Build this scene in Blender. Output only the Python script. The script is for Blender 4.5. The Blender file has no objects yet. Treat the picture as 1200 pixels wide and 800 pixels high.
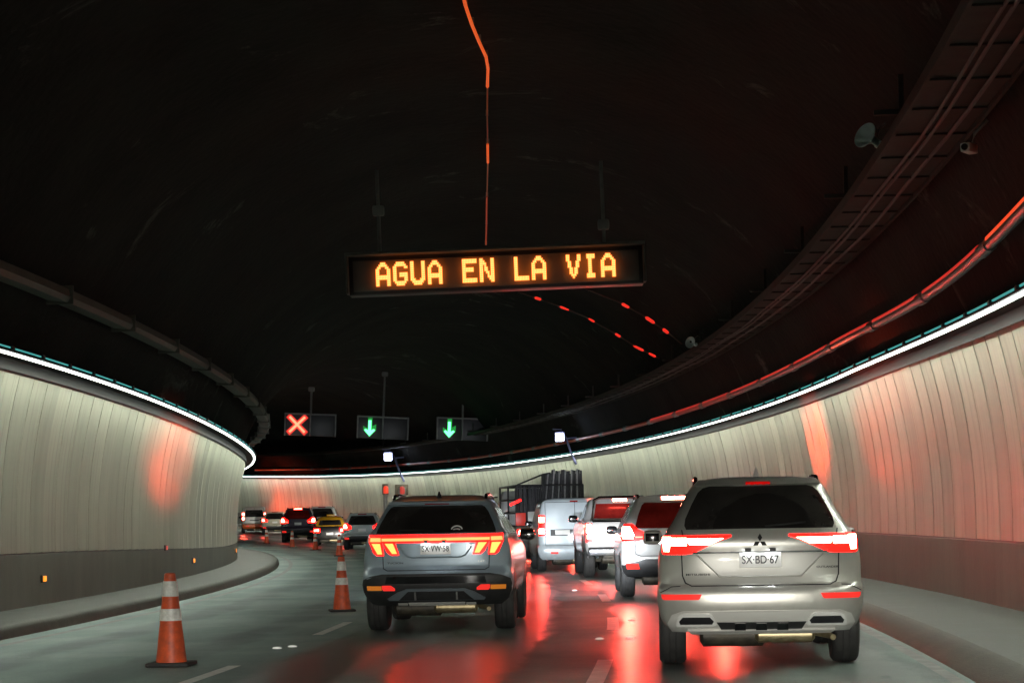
import bpy, bmesh, math, random
from mathutils import Vector, Matrix
random.seed(7)
SC = bpy.context.scene
COL = SC.collection
R = math.radians

# ------------------------------------------------------------------ camera, world, exposure
cam_d = bpy.data.cameras.new('camera')
cam_d.sensor_width = 36.0
cam_d.lens = 72.0
cam_d.shift_y = 0.170
cam_d.clip_start = 0.1
cam_d.clip_end = 2000
cam = bpy.data.objects.new('camera', cam_d)
COL.objects.link(cam)
ROLL = 1.0
cam.matrix_world = Matrix.Translation((0, 0, 1.42)) @ Matrix.Rotation(R(90), 4, 'X') @ Matrix.Rotation(R(-ROLL), 4, 'Z')
SC.camera = cam

wd = bpy.data.worlds.new('World')
SC.world = wd
wd.use_nodes = True
nt = wd.node_tree
sky = nt.nodes.new('ShaderNodeTexSky')
sky.sky_type = 'NISHITA'
sky.sun_disc = False
sky.sun_elevation = R(-4)
sky.sun_rotation = R(160)
nt.links.new(sky.outputs[0], nt.nodes['Background'].inputs[0])
nt.nodes['Background'].inputs[1].default_value = 0.002

SC.view_settings.view_transform = 'Standard'
SC.view_settings.look = 'None'
SC.view_settings.exposure = 0.0
SC.view_settings.gamma = 1.0
SC.cycles.max_bounces = 8
SC.cycles.diffuse_bounces = 4
SC.cycles.glossy_bounces = 4
SC.cycles.sample_clamp_indirect = 6.0
SC.cycles.caustics_reflective = False
SC.cycles.caustics_refractive = False

# ------------------------------------------------------------------ the curve of the road
# base line: the dashed line between the right and the middle lane
def base_xy(Y):
    if Y <= 165:
        return -1.38 + .1535 * Y - Y * Y / 500.0
    s = .1535 - 165 / 250.0
    return -1.38 + .1535 * 165 - 165 * 165 / 500.0 + s * (Y - 165)
def slope(Y):
    return .1535 - min(Y, 165) / 250.0
def rise(Y):
    d = max(0.0, Y - 92)
    return 0.00026 * d * d if d < 90 else 0.00026 * 8100 + .0468 * (d - 90)
TAB = []
_s, _y = -60.0, -60.0
while _y < 260:
    TAB.append((_s, _y))
    _y += 0.25
    _s += 0.25 * math.hypot(1, slope(_y))
_off = next(s for s, y in TAB if y >= 0)
TAB = [(s - _off, y) for s, y in TAB]
def y_of_s(s):
    lo, hi = 0, len(TAB) - 1
    while hi - lo > 1:
        m = (lo + hi) // 2
        if TAB[m][0] <= s: lo = m
        else: hi = m
    a, b = TAB[lo], TAB[hi]
    return a[1] + (b[1] - a[1]) * (s - a[0]) / (b[0] - a[0])
def s_of_y(Y):
    i = int((Y + 60) / .25)
    a, b = TAB[i], TAB[i + 1]
    return a[0] + (b[0] - a[0]) * (Y - a[1]) / .25
def at(s, u, z=0.0):
    """point at distance s along the curve, u to the right of the base line, z over the road"""
    Y = y_of_s(s)
    k = slope(Y)
    n = math.hypot(1, k)
    return Vector((base_xy(Y) + u / n, Y - u * k / n, z + rise(Y)))
def heading(Y):
    return -math.atan(slope(Y))          # rotation about z that turns +y onto the tangent
def pix(px, Y, z=0.0):
    return Vector(((px - 600) / 2400.0 * Y, Y, z + rise(Y)))
def sstep(a, b, x):
    t = max(0, min(1, (x - a) / (b - a)))
    return t * t * (3 - 2 * t)

# ------------------------------------------------------------------ materials
def mat(name):
    m = bpy.data.materials.new(name)
    m.use_nodes = True
    return m, m.node_tree, m.node_tree.nodes['Principled BSDF']
def setp(b, **k):
    names = {'col': 'Base Color', 'rough': 'Roughness', 'metal': 'Metallic', 'coat': 'Coat Weight', 'crough': 'Coat Roughness',
             'ecol': 'Emission Color', 'emit': 'Emission Strength', 'spec': 'Specular IOR Level', 'alpha': 'Alpha', 'trans': 'Transmission Weight'}
    for n, v in k.items():
        i = b.inputs[names[n]]
        i.default_value = (*v, 1) if isinstance(v, tuple) else v
def simple(name, col, rough=.5, **k):
    m, t, b = mat(name)
    setp(b, col=col, rough=rough, **k)
    return m
def grained(name, c1, c2, scale=6.0, rough=(.5, .7), bump=0.0, bscale=None, detail=6.0, stretch=(1, 1, 1), **k):
    m, t, b = mat(name)
    N, L = t.nodes, t.links
    tc = N.new('ShaderNodeTexCoord')
    mp = N.new('ShaderNodeMapping')
    mp.inputs['Scale'].default_value = stretch
    L.new(tc.outputs['Object'], mp.inputs['Vector'])
    no = N.new('ShaderNodeTexNoise')
    no.inputs['Scale'].default_value = scale
    no.inputs['Detail'].default_value = detail
    no.inputs['Roughness'].default_value = .6
    L.new(mp.outputs[0], no.inputs['Vector'])
    r = N.new('ShaderNodeValToRGB')
    r.color_ramp.elements[0].position = .3
    r.color_ramp.elements[1].position = .7
    r.color_ramp.elements[0].color = (*c1, 1)
    r.color_ramp.elements[1].color = (*c2, 1)
    L.new(no.outputs['Fac'], r.inputs['Fac'])
    L.new(r.outputs['Color'], b.inputs['Base Color'])
    mr = N.new('ShaderNodeMapRange')
    mr.inputs['To Min'].default_value = rough[0]
    mr.inputs['To Max'].default_value = rough[1]
    L.new(no.outputs['Fac'], mr.inputs['Value'])
    L.new(mr.outputs[0], b.inputs['Roughness'])
    if bump:
        n2 = N.new('ShaderNodeTexNoise')
        n2.inputs['Scale'].default_value = bscale or scale * 3
        n2.inputs['Detail'].default_value = 8
        L.new(mp.outputs[0], n2.inputs['Vector'])
        bp = N.new('ShaderNodeBump')
        bp.inputs['Strength'].default_value = bump
        bp.inputs['Distance'].default_value = .05
        L.new(n2.outputs['Fac'], bp.inputs['Height'])
        L.new(bp.outputs[0], b.inputs['Normal'])
    setp(b, **k)
    return m
def paint(name, col, metal=.5, rough=.32):
    m = grained(name, tuple(c * .9 for c in col), col, scale=3.0, rough=(rough, rough + .1), metal=metal, coat=.8, crough=.06)
    # road dirt thrown up along the lower body
    t = m.node_tree
    N, L = t.nodes, t.links
    b = N['Principled BSDF']
    src = b.inputs['Base Color'].links[0].from_socket
    tc = next(n for n in N if n.type == 'TEX_COORD')
    sp = N.new('ShaderNodeSeparateXYZ')
    L.new(tc.outputs['Object'], sp.inputs[0])
    mr = N.new('ShaderNodeMapRange')
    mr.inputs['From Min'].default_value = .3
    mr.inputs['From Max'].default_value = .95
    mr.inputs['To Min'].default_value = .55
    mr.inputs['To Max'].default_value = 0
    L.new(sp.outputs['Z'], mr.inputs['Value'])
    n2 = N.new('ShaderNodeTexNoise')
    n2.inputs['Scale'].default_value = 9
    n2.inputs['Detail'].default_value = 8
    L.new(tc.outputs['Object'], n2.inputs['Vector'])
    mu = N.new('ShaderNodeMath')
    mu.operation = 'MULTIPLY'
    L.new(mr.outputs[0], mu.inputs[0])
    L.new(n2.outputs['Fac'], mu.inputs[1])
    mx = N.new('ShaderNodeMix')
    mx.data_type = 'RGBA'
    L.new(mu.outputs[0], mx.inputs[0])
    L.new(src, mx.inputs[6])
    mx.inputs[7].default_value = (.11, .10, .085, 1)
    L.new(mx.outputs[2], b.inputs['Base Color'])
    return m
def glow(name, col, strength, base=(.02, .02, .02)):
    return simple(name, base, .4, ecol=col, emit=strength)

def beam_lamp(name, col, strength, power=2.5, floor=.06, axis=(0, -1, 0)):
    """a lamp whose optics throw most of the light straight back"""
    m, t, b = mat(name)
    N, L = t.nodes, t.links
    g = N.new('ShaderNodeNewGeometry')
    d = N.new('ShaderNodeVectorMath')
    d.operation = 'DOT_PRODUCT'
    vt = N.new('ShaderNodeVectorTransform')
    vt.vector_type = 'VECTOR'
    vt.convert_from, vt.convert_to = 'OBJECT', 'WORLD'
    vt.inputs[0].default_value = axis
    nz = N.new('ShaderNodeVectorMath')
    nz.operation = 'NORMALIZE'
    L.new(vt.outputs[0], nz.inputs[0])
    L.new(nz.outputs[0], d.inputs[0])
    L.new(g.outputs['Incoming'], d.inputs[1])
    p = N.new('ShaderNodeMath')
    p.operation = 'POWER'
    p.use_clamp = True
    L.new(d.outputs['Value'], p.inputs[0])
    p.inputs[1].default_value = power
    mr = N.new('ShaderNodeMapRange')
    mr.inputs['To Min'].default_value = strength * floor
    mr.inputs['To Max'].default_value = strength
    L.new(p.outputs[0], mr.inputs['Value'])
    setp(b, col=(.02, .004, .004), rough=.4, ecol=col)
    L.new(mr.outputs[0], b.inputs['Emission Strength'])
    return m
M = {}
M['lining'] = grained('shotcrete', (.009, .0105, .010), (.030, .029, .026), .42, (.8, .95), .5, 5.0, spec=.08)
def smudges(m):
    t = m.node_tree
    N, L = t.nodes, t.links
    b = N['Principled BSDF']
    src = b.inputs['Base Color'].links[0].from_socket
    tc = next(n for n in N if n.type == 'TEX_COORD')
    no = N.new('ShaderNodeTexNoise')
    no.inputs['Scale'].default_value = .33
    no.inputs['Detail'].default_value = 9
    no.inputs['Roughness'].default_value = .7
    no.inputs['Distortion'].default_value = 1.2
    L.new(tc.outputs['Object'], no.inputs['Vector'])
    r = N.new('ShaderNodeMapRange')
    r.inputs['From Min'].default_value = .60
    r.inputs['From Max'].default_value = .78
    L.new(no.outputs['Fac'], r.inputs['Value'])
    mx = N.new('ShaderNodeMix')
    mx.data_type = 'RGBA'
    L.new(r.outputs[0], mx.inputs[0])
    L.new(src, mx.inputs[6])
    mx.inputs[7].default_value = (.19, .19, .175, 1)
    L.new(mx.outputs[2], b.inputs['Base Color'])
smudges(M['lining'])
M['concrete'] = grained('cast concrete', (.105, .108, .09), (.175, .178, .15), 1.3, (.5, .8), .12, 24, stretch=(1, 1, .35))
M['walk'] = grained('walkway concrete', (.045, .047, .040), (.098, .10, .085), 1.6, (.4, .7), .12, 30)
M['kerb'] = grained('kerb concrete', (.05, .051, .041), (.12, .12, .098), 2.2, (.45, .75), .15, 30)
M['steel'] = grained('galvanised steel', (.23, .235, .24), (.36, .365, .37), 9, (.35, .55), metal=.8)
M['dull'] = grained('dull grey metal', (.16, .16, .155), (.24, .235, .225), 6, (.5, .7), metal=.3)
M['dark'] = simple('black powder coat', (.015, .015, .016), .45)
M['rubber'] = grained('tyre rubber', (.012, .012, .012), (.028, .027, .025), 12, (.6, .85), .1, 60)
M['plastic'] = grained('black plastic trim', (.014, .014, .015), (.024, .024, .024), 20, (.4, .55))
M['gloss'] = simple('gloss black trim', (.008, .008, .009), .12, coat=.5)
M['glass'] = grained('tinted glass', (.010, .009, .009), (.026, .022, .020), 3.5, (.05, .16), spec=.7)
def wiped(m):
    t = m.node_tree
    N, L = t.nodes, t.links
    b = N['Principled BSDF']
    src = b.inputs['Base Color'].links[0].from_socket
    tc = next(n for n in N if n.type == 'TEX_COORD')
    no = next(n for n in N if n.type == 'TEX_NOISE')
    sub = N.new('ShaderNodeVectorMath')
    sub.operation = 'SUBTRACT'
    sub.inputs[1].default_value = (.04, .25, 1.23)
    L.new(tc.outputs['Object'], sub.inputs[0])
    ml = N.new('ShaderNodeVectorMath')
    ml.operation = 'MULTIPLY'
    ml.inputs[1].default_value = (1, .4, 1.25)
    L.new(sub.outputs[0], ml.inputs[0])
    ln = N.new('ShaderNodeVectorMath')
    ln.operation = 'LENGTH'
    L.new(ml.outputs[0], ln.inputs[0])
    mr = N.new('ShaderNodeMapRange')
    mr.inputs['From Min'].default_value = .43
    mr.inputs['From Max'].default_value = .47
    L.new(ln.outputs['Value'], mr.inputs['Value'])
    mu = N.new('ShaderNodeMath')
    mu.operation = 'MULTIPLY'
    L.new(mr.outputs[0], mu.inputs[0])
    L.new(no.outputs['Fac'], mu.inputs[1])
    mx = N.new('ShaderNodeMix')
    mx.data_type = 'RGBA'
    L.new(mu.outputs[0], mx.inputs[0])
    L.new(src, mx.inputs[6])
    mx.inputs[7].default_value = (.042, .038, .034, 1)
    L.new(mx.outputs[2], b.inputs['Base Color'])
wiped(M['glass'])
M['glassdust'] = grained('dusty tinted glass', (.05, .048, .046), (.075, .072, .07), 5, (.2, .35))
M['glassredglow'] = grained('glass with red glow painted in', (.10, .006, .005), (.24, .016, .012), 2.5, (.12, .25))  # red brake light in the windows painted into the glass colour
M['alloy'] = simple('alloy wheel', (.35, .35, .36), .3, metal=.9)
M['chrome'] = simple('chrome', (.6, .6, .62), .12, metal=1.0)
M['silvertrim'] = simple('silver trim', (.66, .65, .61), .35, metal=.35)
M['silverbright'] = simple('bright silver trim', (.80, .80, .77), .25, metal=.2, coat=.6)
M['plate'] = simple('white plate', (.88, .87, .83), .4)
M['ink'] = simple('black ink', (.01, .01, .012), .4)
M['lens'] = beam_lamp('lit red lens', (1, .0018, .0009), 14.0, 8, .005)
M['lensedge'] = simple('red lens', (.32, .006, .005), .12, ecol=(1, .006, .004), emit=.45)
M['lensdim'] = simple('red lens unlit', (.35, .008, .006), .15, coat=.5)
M['lensamber'] = simple('amber lens', (.7, .22, .03), .15, ecol=(1, .3, .03), emit=.25)
M['brake'] = beam_lamp('brake lamp', (1.0, .060, .036), 420, 14, .003)
M['brakewide'] = beam_lamp('wide brake lamp', (1.0, .060, .036), 260, 14, .003)
M['brakehot'] = beam_lamp('brake lamp hot', (1.0, .066, .042), 680, 14, .003)
M['brakefar'] = beam_lamp('distant brake lamp', (1.0, .060, .036), 60, 14, .003)
M['tail'] = beam_lamp('tail lamp', (1.0, .05, .03), 20, 4, .05)
M['bar'] = beam_lamp('tail light bar', (1.0, .13, .035), 5.5, 4, .1)
M['fang'] = beam_lamp('orange tail lamp', (1.0, .15, .03), 6.5, 4, .1)
M['platelamp'] = glow('plate lamp', (.9, .96, 1.0), 110)
M['headlamp'] = glow('headlamp', (1, .95, .85), 20)
M['strip'] = beam_lamp('led tube', (.94, 1.0, .88), 128, 1.3, .03, (0, 0, -1))
M['stripside'] = glow('led tube side', (.88, 1.0, .95), 9)
M['vms'] = glow('amber led', (1.0, .33, .085), 3.0)
M['vmsbloom'] = glow('amber led bloom', (1.0, .21, .02), 1.3)
M['vmsface'] = simple('sign face', (.10, .09, .08), .6)
M['vmshalo'] = glow('added amber halo', (1.0, .20, .02), 7)
M['redled'] = glow('red led', (1.0, .10, .05), 5.5)
M['greenled'] = glow('green led', (.10, 1.0, .28), 4.0)
M['reddim'] = glow('red led rim', (1.0, .03, .015), .8)
M['greendim'] = glow('green led rim', (.015, .9, .12), .32)
M['bluelamp'] = glow('cool white lamp', (.72, .80, 1.0), 16)
M['orangeled'] = glow('amber marker led', (1.0, .30, .02), 1.6)
M['pinkled'] = glow('red marker led', (1.0, .16, .12), .8)
M['stud'] = simple('road stud', (.85, .85, .82), .2, ecol=(1, 1, .9), emit=.25)
M['white'] = grained('road paint', (.62, .62, .57), (.90, .89, .83), 5, (.4, .6))
M['conered'] = grained('cone orange plastic', (.34, .05, .018), (.75, .095, .016), 11, (.4, .55))
M['conewhite'] = grained('reflective sleeve', (.50, .49, .44), (.86, .85, .80), 12, (.3, .4))
M['horn'] = grained('pale grey plastic', (.80, .85, .84), (.88, .92, .91), 8, (.35, .5))
M['pipe'] = grained('red pipe paint', (.55, .03, .012), (.72, .055, .02), 4, (.28, .4))
M['cable'] = simple('sheath in orange sign light', (.75, .16, .03), .3)  # sheath colour carries the orange light of the sign

def panel_material():
    m = grained('enamel panel', (.40, .41, .33), (.50, .51, .41), .9, (.42, .6), .03, 3, stretch=(1, 1, .3), spec=.35)
    t = m.node_tree
    N, L = t.nodes, t.links
    b = N['Principled BSDF']
    src = b.inputs['Base Color'].links[0].from_socket
    oi = N.new('ShaderNodeObjectInfo')
    mr = N.new('ShaderNodeMapRange')
    mr.inputs['To Min'].default_value = .82
    mr.inputs['To Max'].default_value = 1.08
    L.new(oi.outputs['Random'], mr.inputs['Value'])
    mx = N.new('ShaderNodeMix')
    mx.data_type = 'RGBA'
    mx.blend_type = 'MULTIPLY'
    mx.inputs[0].default_value = 1
    L.new(src, mx.inputs[6])
    L.new(mr.outputs[0], mx.inputs[7])
    L.new(mx.outputs[2], b.inputs['Base Color'])
    # each panel samples its own place of the grime noise
    for mp in [n for n in N if n.type == 'MAPPING']:
        co = N.new('ShaderNodeCombineXYZ')
        ml = N.new('ShaderNodeMath')
        ml.operation = 'MULTIPLY'
        ml.inputs[1].default_value = 40
        L.new(oi.outputs['Random'], ml.inputs[0])
        L.new(ml.outputs[0], co.inputs[0])
        L.new(co.outputs[0], mp.inputs['Location'])
    return m
def add_drips(m):
    t = m.node_tree
    N, L = t.nodes, t.links
    b = N['Principled BSDF']
    src = b.inputs['Base Color'].links[0].from_socket
    mp = next(n for n in N if n.type == 'MAPPING')
    m2 = N.new('ShaderNodeMapping')
    m2.inputs['Scale'].default_value = (1, 5.5, .35)
    L.new(mp.outputs[0], m2.inputs['Vector'])
    no = N.new('ShaderNodeTexNoise')
    no.inputs['Scale'].default_value = 2.2
    no.inputs['Detail'].default_value = 8
    no.inputs['Roughness'].default_value = .7
    L.new(m2.outputs[0], no.inputs['Vector'])
    r = N.new('ShaderNodeMapRange')
    r.inputs['From Min'].default_value = .48
    r.inputs['From Max'].default_value = .72
    r.inputs['To Max'].default_value = .5
    L.new(no.outputs['Fac'], r.inputs['Value'])
    mx = N.new('ShaderNodeMix')
    mx.data_type = 'RGBA'
    L.new(r.outputs[0], mx.inputs[0])
    L.new(src, mx.inputs[6])
    mx.inputs[7].default_value = (.20, .19, .14, 1)
    L.new(mx.outputs[2], b.inputs['Base Color'])
M['panel'] = panel_material()
add_drips(M['panel'])

def road_material():
    m, t, b = mat('wet road')
    N, L = t.nodes, t.links
    def attr(n):
        a = N.new('ShaderNodeAttribute')
        a.attribute_name = n
        return a.outputs['Fac']
    def math_(op, a, c=None, clamp=False):
        n = N.new('ShaderNodeMath')
        n.operation = op
        n.use_clamp = clamp
        for i, v in enumerate((a, c)):
            if v is None: continue
            if isinstance(v, (int, float)): n.inputs[i].default_value = v
            else: L.new(v, n.inputs[i])
        return n.outputs[0]
    tc = N.new('ShaderNodeTexCoord').outputs['Object']
    def noise(scale, detail=6, rough=.6, vec=None):
        n = N.new('ShaderNodeTexNoise')
        n.inputs['Scale'].default_value = scale
        n.inputs['Detail'].default_value = detail
        n.inputs['Roughness'].default_value = rough
        L.new(vec or tc, n.inputs['Vector'])
        return n.outputs['Fac']
    def smooth(v, a, c):
        n = N.new('ShaderNodeMapRange')
        n.interpolation_type = 'SMOOTHSTEP'
        n.inputs['From Min'].default_value = a
        n.inputs['From Max'].default_value = c
        L.new(v, n.inputs['Value'])
        return n.outputs[0]
    u0, s0 = attr('across'), attr('along')
    vec = N.new('ShaderNodeCombineXYZ')
    L.new(u0, vec.inputs[0])
    L.new(math_('MULTIPLY', s0, .28), vec.inputs[1])
    wob = noise(1.1, 5, .6, vec.outputs[0])
    u = math_('ADD', u0, math_('MULTIPLY', math_('SUBTRACT', wob, .5), .9))
    def band(a, c, e=.10):
        return math_('MULTIPLY', smooth(u, a - e, a + e), math_('SUBTRACT', 1.0, smooth(u, c - e, c + e)))
    wet = math_('MAXIMUM', band(-1.95, -.80), band(.06, 1.55))
    wet = math_('MAXIMUM', wet, math_('MULTIPLY', band(-3.3, -2.3, .2), .95))
    wet = math_('MAXIMUM', wet, math_('MULTIPLY', band(2.0, 2.75, .15), .7))
    spots = noise(1.7, 7, .62, vec.outputs[0])
    wet = math_('MULTIPLY', wet, smooth(spots, .24, .36))
    damp = smooth(noise(.35, 5, .6), .42, .62)
    fine = noise(38, 8, .7)
    tone = noise(.8, 6, .65, vec.outputs[0])
    ramp = N.new('ShaderNodeValToRGB')
    ramp.color_ramp.elements[0].position = .34
    ramp.color_ramp.elements[1].position = .66
    ramp.color_ramp.elements[0].color = (.145, .20, .183, 1)
    ramp.color_ramp.elements[1].color = (.28, .37, .34, 1)
    L.new(math_('ADD', math_('MULTIPLY', tone, .55), math_('MULTIPLY', fine, .45)), ramp.inputs['Fac'])
    mx = N.new('ShaderNodeMix')
    mx.data_type = 'RGBA'
    mx.blend_type = 'MULTIPLY'
    L.new(math_('MULTIPLY', wet, .55), mx.inputs[0])
    L.new(ramp.outputs[0], mx.inputs[6])
    mx.inputs[7].default_value = (.3, .3, .3, 1)
    # tyre tracks: darker rubbered lanes
    def track(c):
        d = math_('ABSOLUTE', math_('SUBTRACT', u, c))
        return math_('SUBTRACT', 1.0, smooth(d, .12, .42))
    tr_ = track(-4.5)
    for c in (-6.2, -2.65, -.95, .95, 2.6): tr_ = math_('MAXIMUM', tr_, track(c))
    m3 = N.new('ShaderNodeMix')
    m3.data_type = 'RGBA'
    m3.blend_type = 'MULTIPLY'
    L.new(math_('MULTIPLY', tr_, .5), m3.inputs[0])
    L.new(mx.outputs[2], m3.inputs[6])
    m3.inputs[7].default_value = (.45, .45, .46, 1)
    L.new(m3.outputs[2], b.inputs['Base Color'])
    dry = math_('SUBTRACT', .62, math_('MULTIPLY', damp, .18))
    rough = math_('ADD', math_('MULTIPLY', dry, math_('SUBTRACT', 1, wet)), math_('MULTIPLY', wet, .29))
    L.new(rough, b.inputs['Roughness'])
    bp = N.new('ShaderNodeBump')
    bp.inputs['Distance'].default_value = .012
    L.new(math_('SUBTRACT', .75, math_('MULTIPLY', wet, .70)), bp.inputs['Strength'])
    L.new(math_('ADD', fine, math_('MULTIPLY', noise(9, 4), .6)), bp.inputs['Height'])
    L.new(bp.outputs[0], b.inputs['Normal'])
    L.new(math_('ADD', .5, math_('MULTIPLY', wet, .5)), b.inputs['Specular IOR Level'])
    return m
M['road'] = road_material()

# ------------------------------------------------------------------ mesh helpers
def link(name, me, m, parent=None):
    o = bpy.data.objects.new(name, me)
    COL.objects.link(o)
    if m is not None:
        for x in (m if isinstance(m, (list, tuple)) else [m]):
            me.materials.append(x)
    if parent is not None:
        o.parent = parent
    return o
def mesh(name, bm, m, parent=None, smooth=True, angle=35, label=None):
    bmesh.ops.recalc_face_normals(bm, faces=bm.faces)
    me = bpy.data.meshes.new(name)
    bm.to_mesh(me)
    bm.free()
    if smooth:
        for p in me.polygons: p.use_smooth = True
        me.set_sharp_from_angle(angle=R(angle))
    o = link(name, me, m, parent)
    if label: o['label'] = label
    return o
def share(name, me, parent, mw=None):
    o = bpy.data.objects.new(name, me)
    COL.objects.link(o)
    o.parent = parent
    if mw is not None: o.matrix_local = mw
    return o
def thing(name, label, cat, loc=(0, 0, 0), rz=0, group=None):
    o = bpy.data.objects.new(name, None)
    o.empty_display_size = .2
    COL.objects.link(o)
    o.location = loc
    o.rotation_euler = (0, 0, rz)
    o['label'] = label
    o['category'] = cat
    if group: o['group'] = group
    return o
def struct(o, kind='structure'):
    o['kind'] = kind
    return o
def box(bm, c, s, rot=None, bev=0.0):
    x, y, z = s[0] / 2, s[1] / 2, s[2] / 2
    mtx = Matrix.Translation(c) @ (rot.to_4x4() if rot is not None else Matrix())
    r = bmesh.ops.create_cube(bm, size=1, matrix=mtx @ Matrix.Diagonal((s[0], s[1], s[2], 1)))
    if bev:
        es = list({e for v in r['verts'] for e in v.link_edges})
        bmesh.ops.bevel(bm, geom=es, offset=bev, segments=2, affect='EDGES', profile=.6)
def tube(bm, pts, r, n=8, cap=True):
    pts = [Vector(p) for p in pts]
    rings = []
    for i, p in enumerate(pts):
        d = (pts[min(i + 1, len(pts) - 1)] - pts[max(i - 1, 0)]).normalized()
        a = Vector((0, 0, 1)) if abs(d.z) < .95 else Vector((1, 0, 0))
        e1 = d.cross(a).normalized()
        e2 = d.cross(e1)
        rr = r[i] if isinstance(r, (list, tuple)) else r
        rings.append([bm.verts.new(p + e1 * rr * math.cos(2 * math.pi * k / n) + e2 * rr * math.sin(2 * math.pi * k / n)) for k in range(n)])
    for a, b in zip(rings, rings[1:]):
        for k in range(n):
            bm.faces.new((a[k], a[(k + 1) % n], b[(k + 1) % n], b[k]))
    if cap:
        bm.faces.new(rings[0])
        bm.faces.new(rings[-1])
def lathe(bm, prof, n=24, axis='Z', c=(0, 0, 0)):
    """prof: list of (r, h)"""
    c = Vector(c)
    rings = []
    for r, h in prof:
        ring = []
        for k in range(n):
            a = 2 * math.pi * k / n
            p = (r * math.cos(a), r * math.sin(a), h)
            if axis == 'X': p = (p[2], p[0], p[1])
            if axis == 'Y': p = (p[0], p[2], p[1])
            ring.append(bm.verts.new(c + Vector(p)))
        rings.append(ring)
    for a, b in zip(rings, rings[1:]):
        for k in range(n):
            bm.faces.new((a[k], a[(k + 1) % n], b[(k + 1) % n], b[k]))
    if prof[0][0] > 1e-5: bm.faces.new(rings[0])
    if prof[-1][0] > 1e-5: bm.faces.new(rings[-1])
def prism(bm, poly, y0, y1):
    """poly in x,z; extruded from y0 to y1"""
    a = [bm.verts.new((x, y0, z)) for x, z in poly]
    b = [bm.verts.new((x, y1, z)) for x, z in poly]
    bm.faces.new(a)
    bm.faces.new(list(reversed(b)))
    n = len(poly)
    for i in range(n):
        bm.faces.new((a[i], a[(i + 1) % n], b[(i + 1) % n], b[i]))
def text_mesh(txt, size, depth=.002):
    cu = bpy.data.curves.new('t', 'FONT')
    cu.body = txt
    cu.size = size
    cu.align_x = 'CENTER'
    cu.align_y = 'CENTER'
    cu.extrude = depth
    cu.offset = size * .012
    o = bpy.data.objects.new('t', cu)
    COL.objects.link(o)
    dg = bpy.context.evaluated_depsgraph_get()
    me = bpy.data.meshes.new_from_object(o.evaluated_get(dg))
    bpy.data.objects.remove(o)
    bpy.data.curves.remove(cu)
    return me
def lettering(txt, width, height, loc, parent, m, normal_tilt=0.0):
    me = text_mesh(txt, 1.0)
    xs = [v.co.x for v in me.vertices]
    ys = [v.co.y for v in me.vertices]
    cx, cy = (min(xs) + max(xs)) / 2, (min(ys) + max(ys)) / 2
    sx, sy = width / (max(xs) - min(xs)), height / (max(ys) - min(ys))
    for v in me.vertices:
        v.co = ((v.co.x - cx) * sx, (v.co.y - cy) * sy, v.co.z)
    o = link('lettering', me, m, parent)
    o.location = loc
    o.rotation_euler = (R(90) + normal_tilt, 0, 0)
    return o

def ribbon(name, prof, s0, s1, ds, m, parent=None, closed=False, zfun=None, attrs=False, smooth=True, angle=35, caps=True):
    """sweep a (u, z) profile along the curve"""
    bm = bmesh.new()
    la = lu = None
    if attrs:
        la = bm.verts.layers.float.new('along')
        lu = bm.verts.layers.float.new('across')
    n = max(1, round((s1 - s0) / ds))
    rings = []
    for i in range(n + 1):
        s = s0 + (s1 - s0) * i / n
        ring = []
        for u, z in prof:
            v = bm.verts.new(at(s, u, z + (zfun(s, u, z) if zfun else 0)))
            if attrs:
                v[la] = s
                v[lu] = u
            ring.append(v)
        rings.append(ring)
    K = len(prof)
    for a, b in zip(rings, rings[1:]):
        for k in range(K if closed else K - 1):
            bm.faces.new((a[k], a[(k + 1) % K], b[(k + 1) % K], b[k]))
    if closed and caps:
        bm.faces.new(rings[0])
        bm.faces.new(rings[-1])
    return mesh(name, bm, m, parent, smooth, angle)

# ------------------------------------------------------------------ the setting: road, kerbs, walkways, lining
UL, UR = -8.90, 4.95            # faces of the side walls
def prange(a, b, n): return [a + (b - a) * i / n for i in range(n + 1)]
road = struct(ribbon('road', [(u, 0) for u in prange(UL - .3, UR + .3, 28)], -50, 210, 1.0, M['road'], attrs=True))
kerbR = struct(ribbon('kerb', [(3.10, -.02), (3.14, .03), (3.38, .135), (3.44, .15), (3.46, .154), (3.46, -.02)], -50, 200, 1.5, M['kerb'], closed=True, angle=60))
walkR = struct(ribbon('pavement', [(3.463, .0), (3.463, .150), (UR + .1, .155), (UR + .1, 0)], -50, 200, 1.5, M['walk'], closed=True))
kerbL = struct(ribbon('kerb', [(-7.52, -.02), (-7.54, .10), (-7.60, .15), (-7.72, .154), (-7.72, -.02)], -50, 200, 1.5, M['kerb'], closed=True, angle=60))
walkL = struct(ribbon('pavement', [(-7.723, .0), (-7.723, .15), (UL - .2, .155), (UL - .2, 0)], -50, 200, 1.5, M['walk'], closed=True))
arch = []
for i in range(41):
    t = R(-12 + 204 * i / 40)
    arch.append((-2.0 + 7.12 * math.cos(t), 1.5 + 7.0 * math.sin(t)))
rng = random.Random(3)
lining = struct(ribbon('tunnel_ceiling', arch, -50, 205, 1.4, M['lining'],
                       zfun=lambda s, u, z: rng.uniform(-.03, .03) if z > 4.2 else 0, angle=80))

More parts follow.
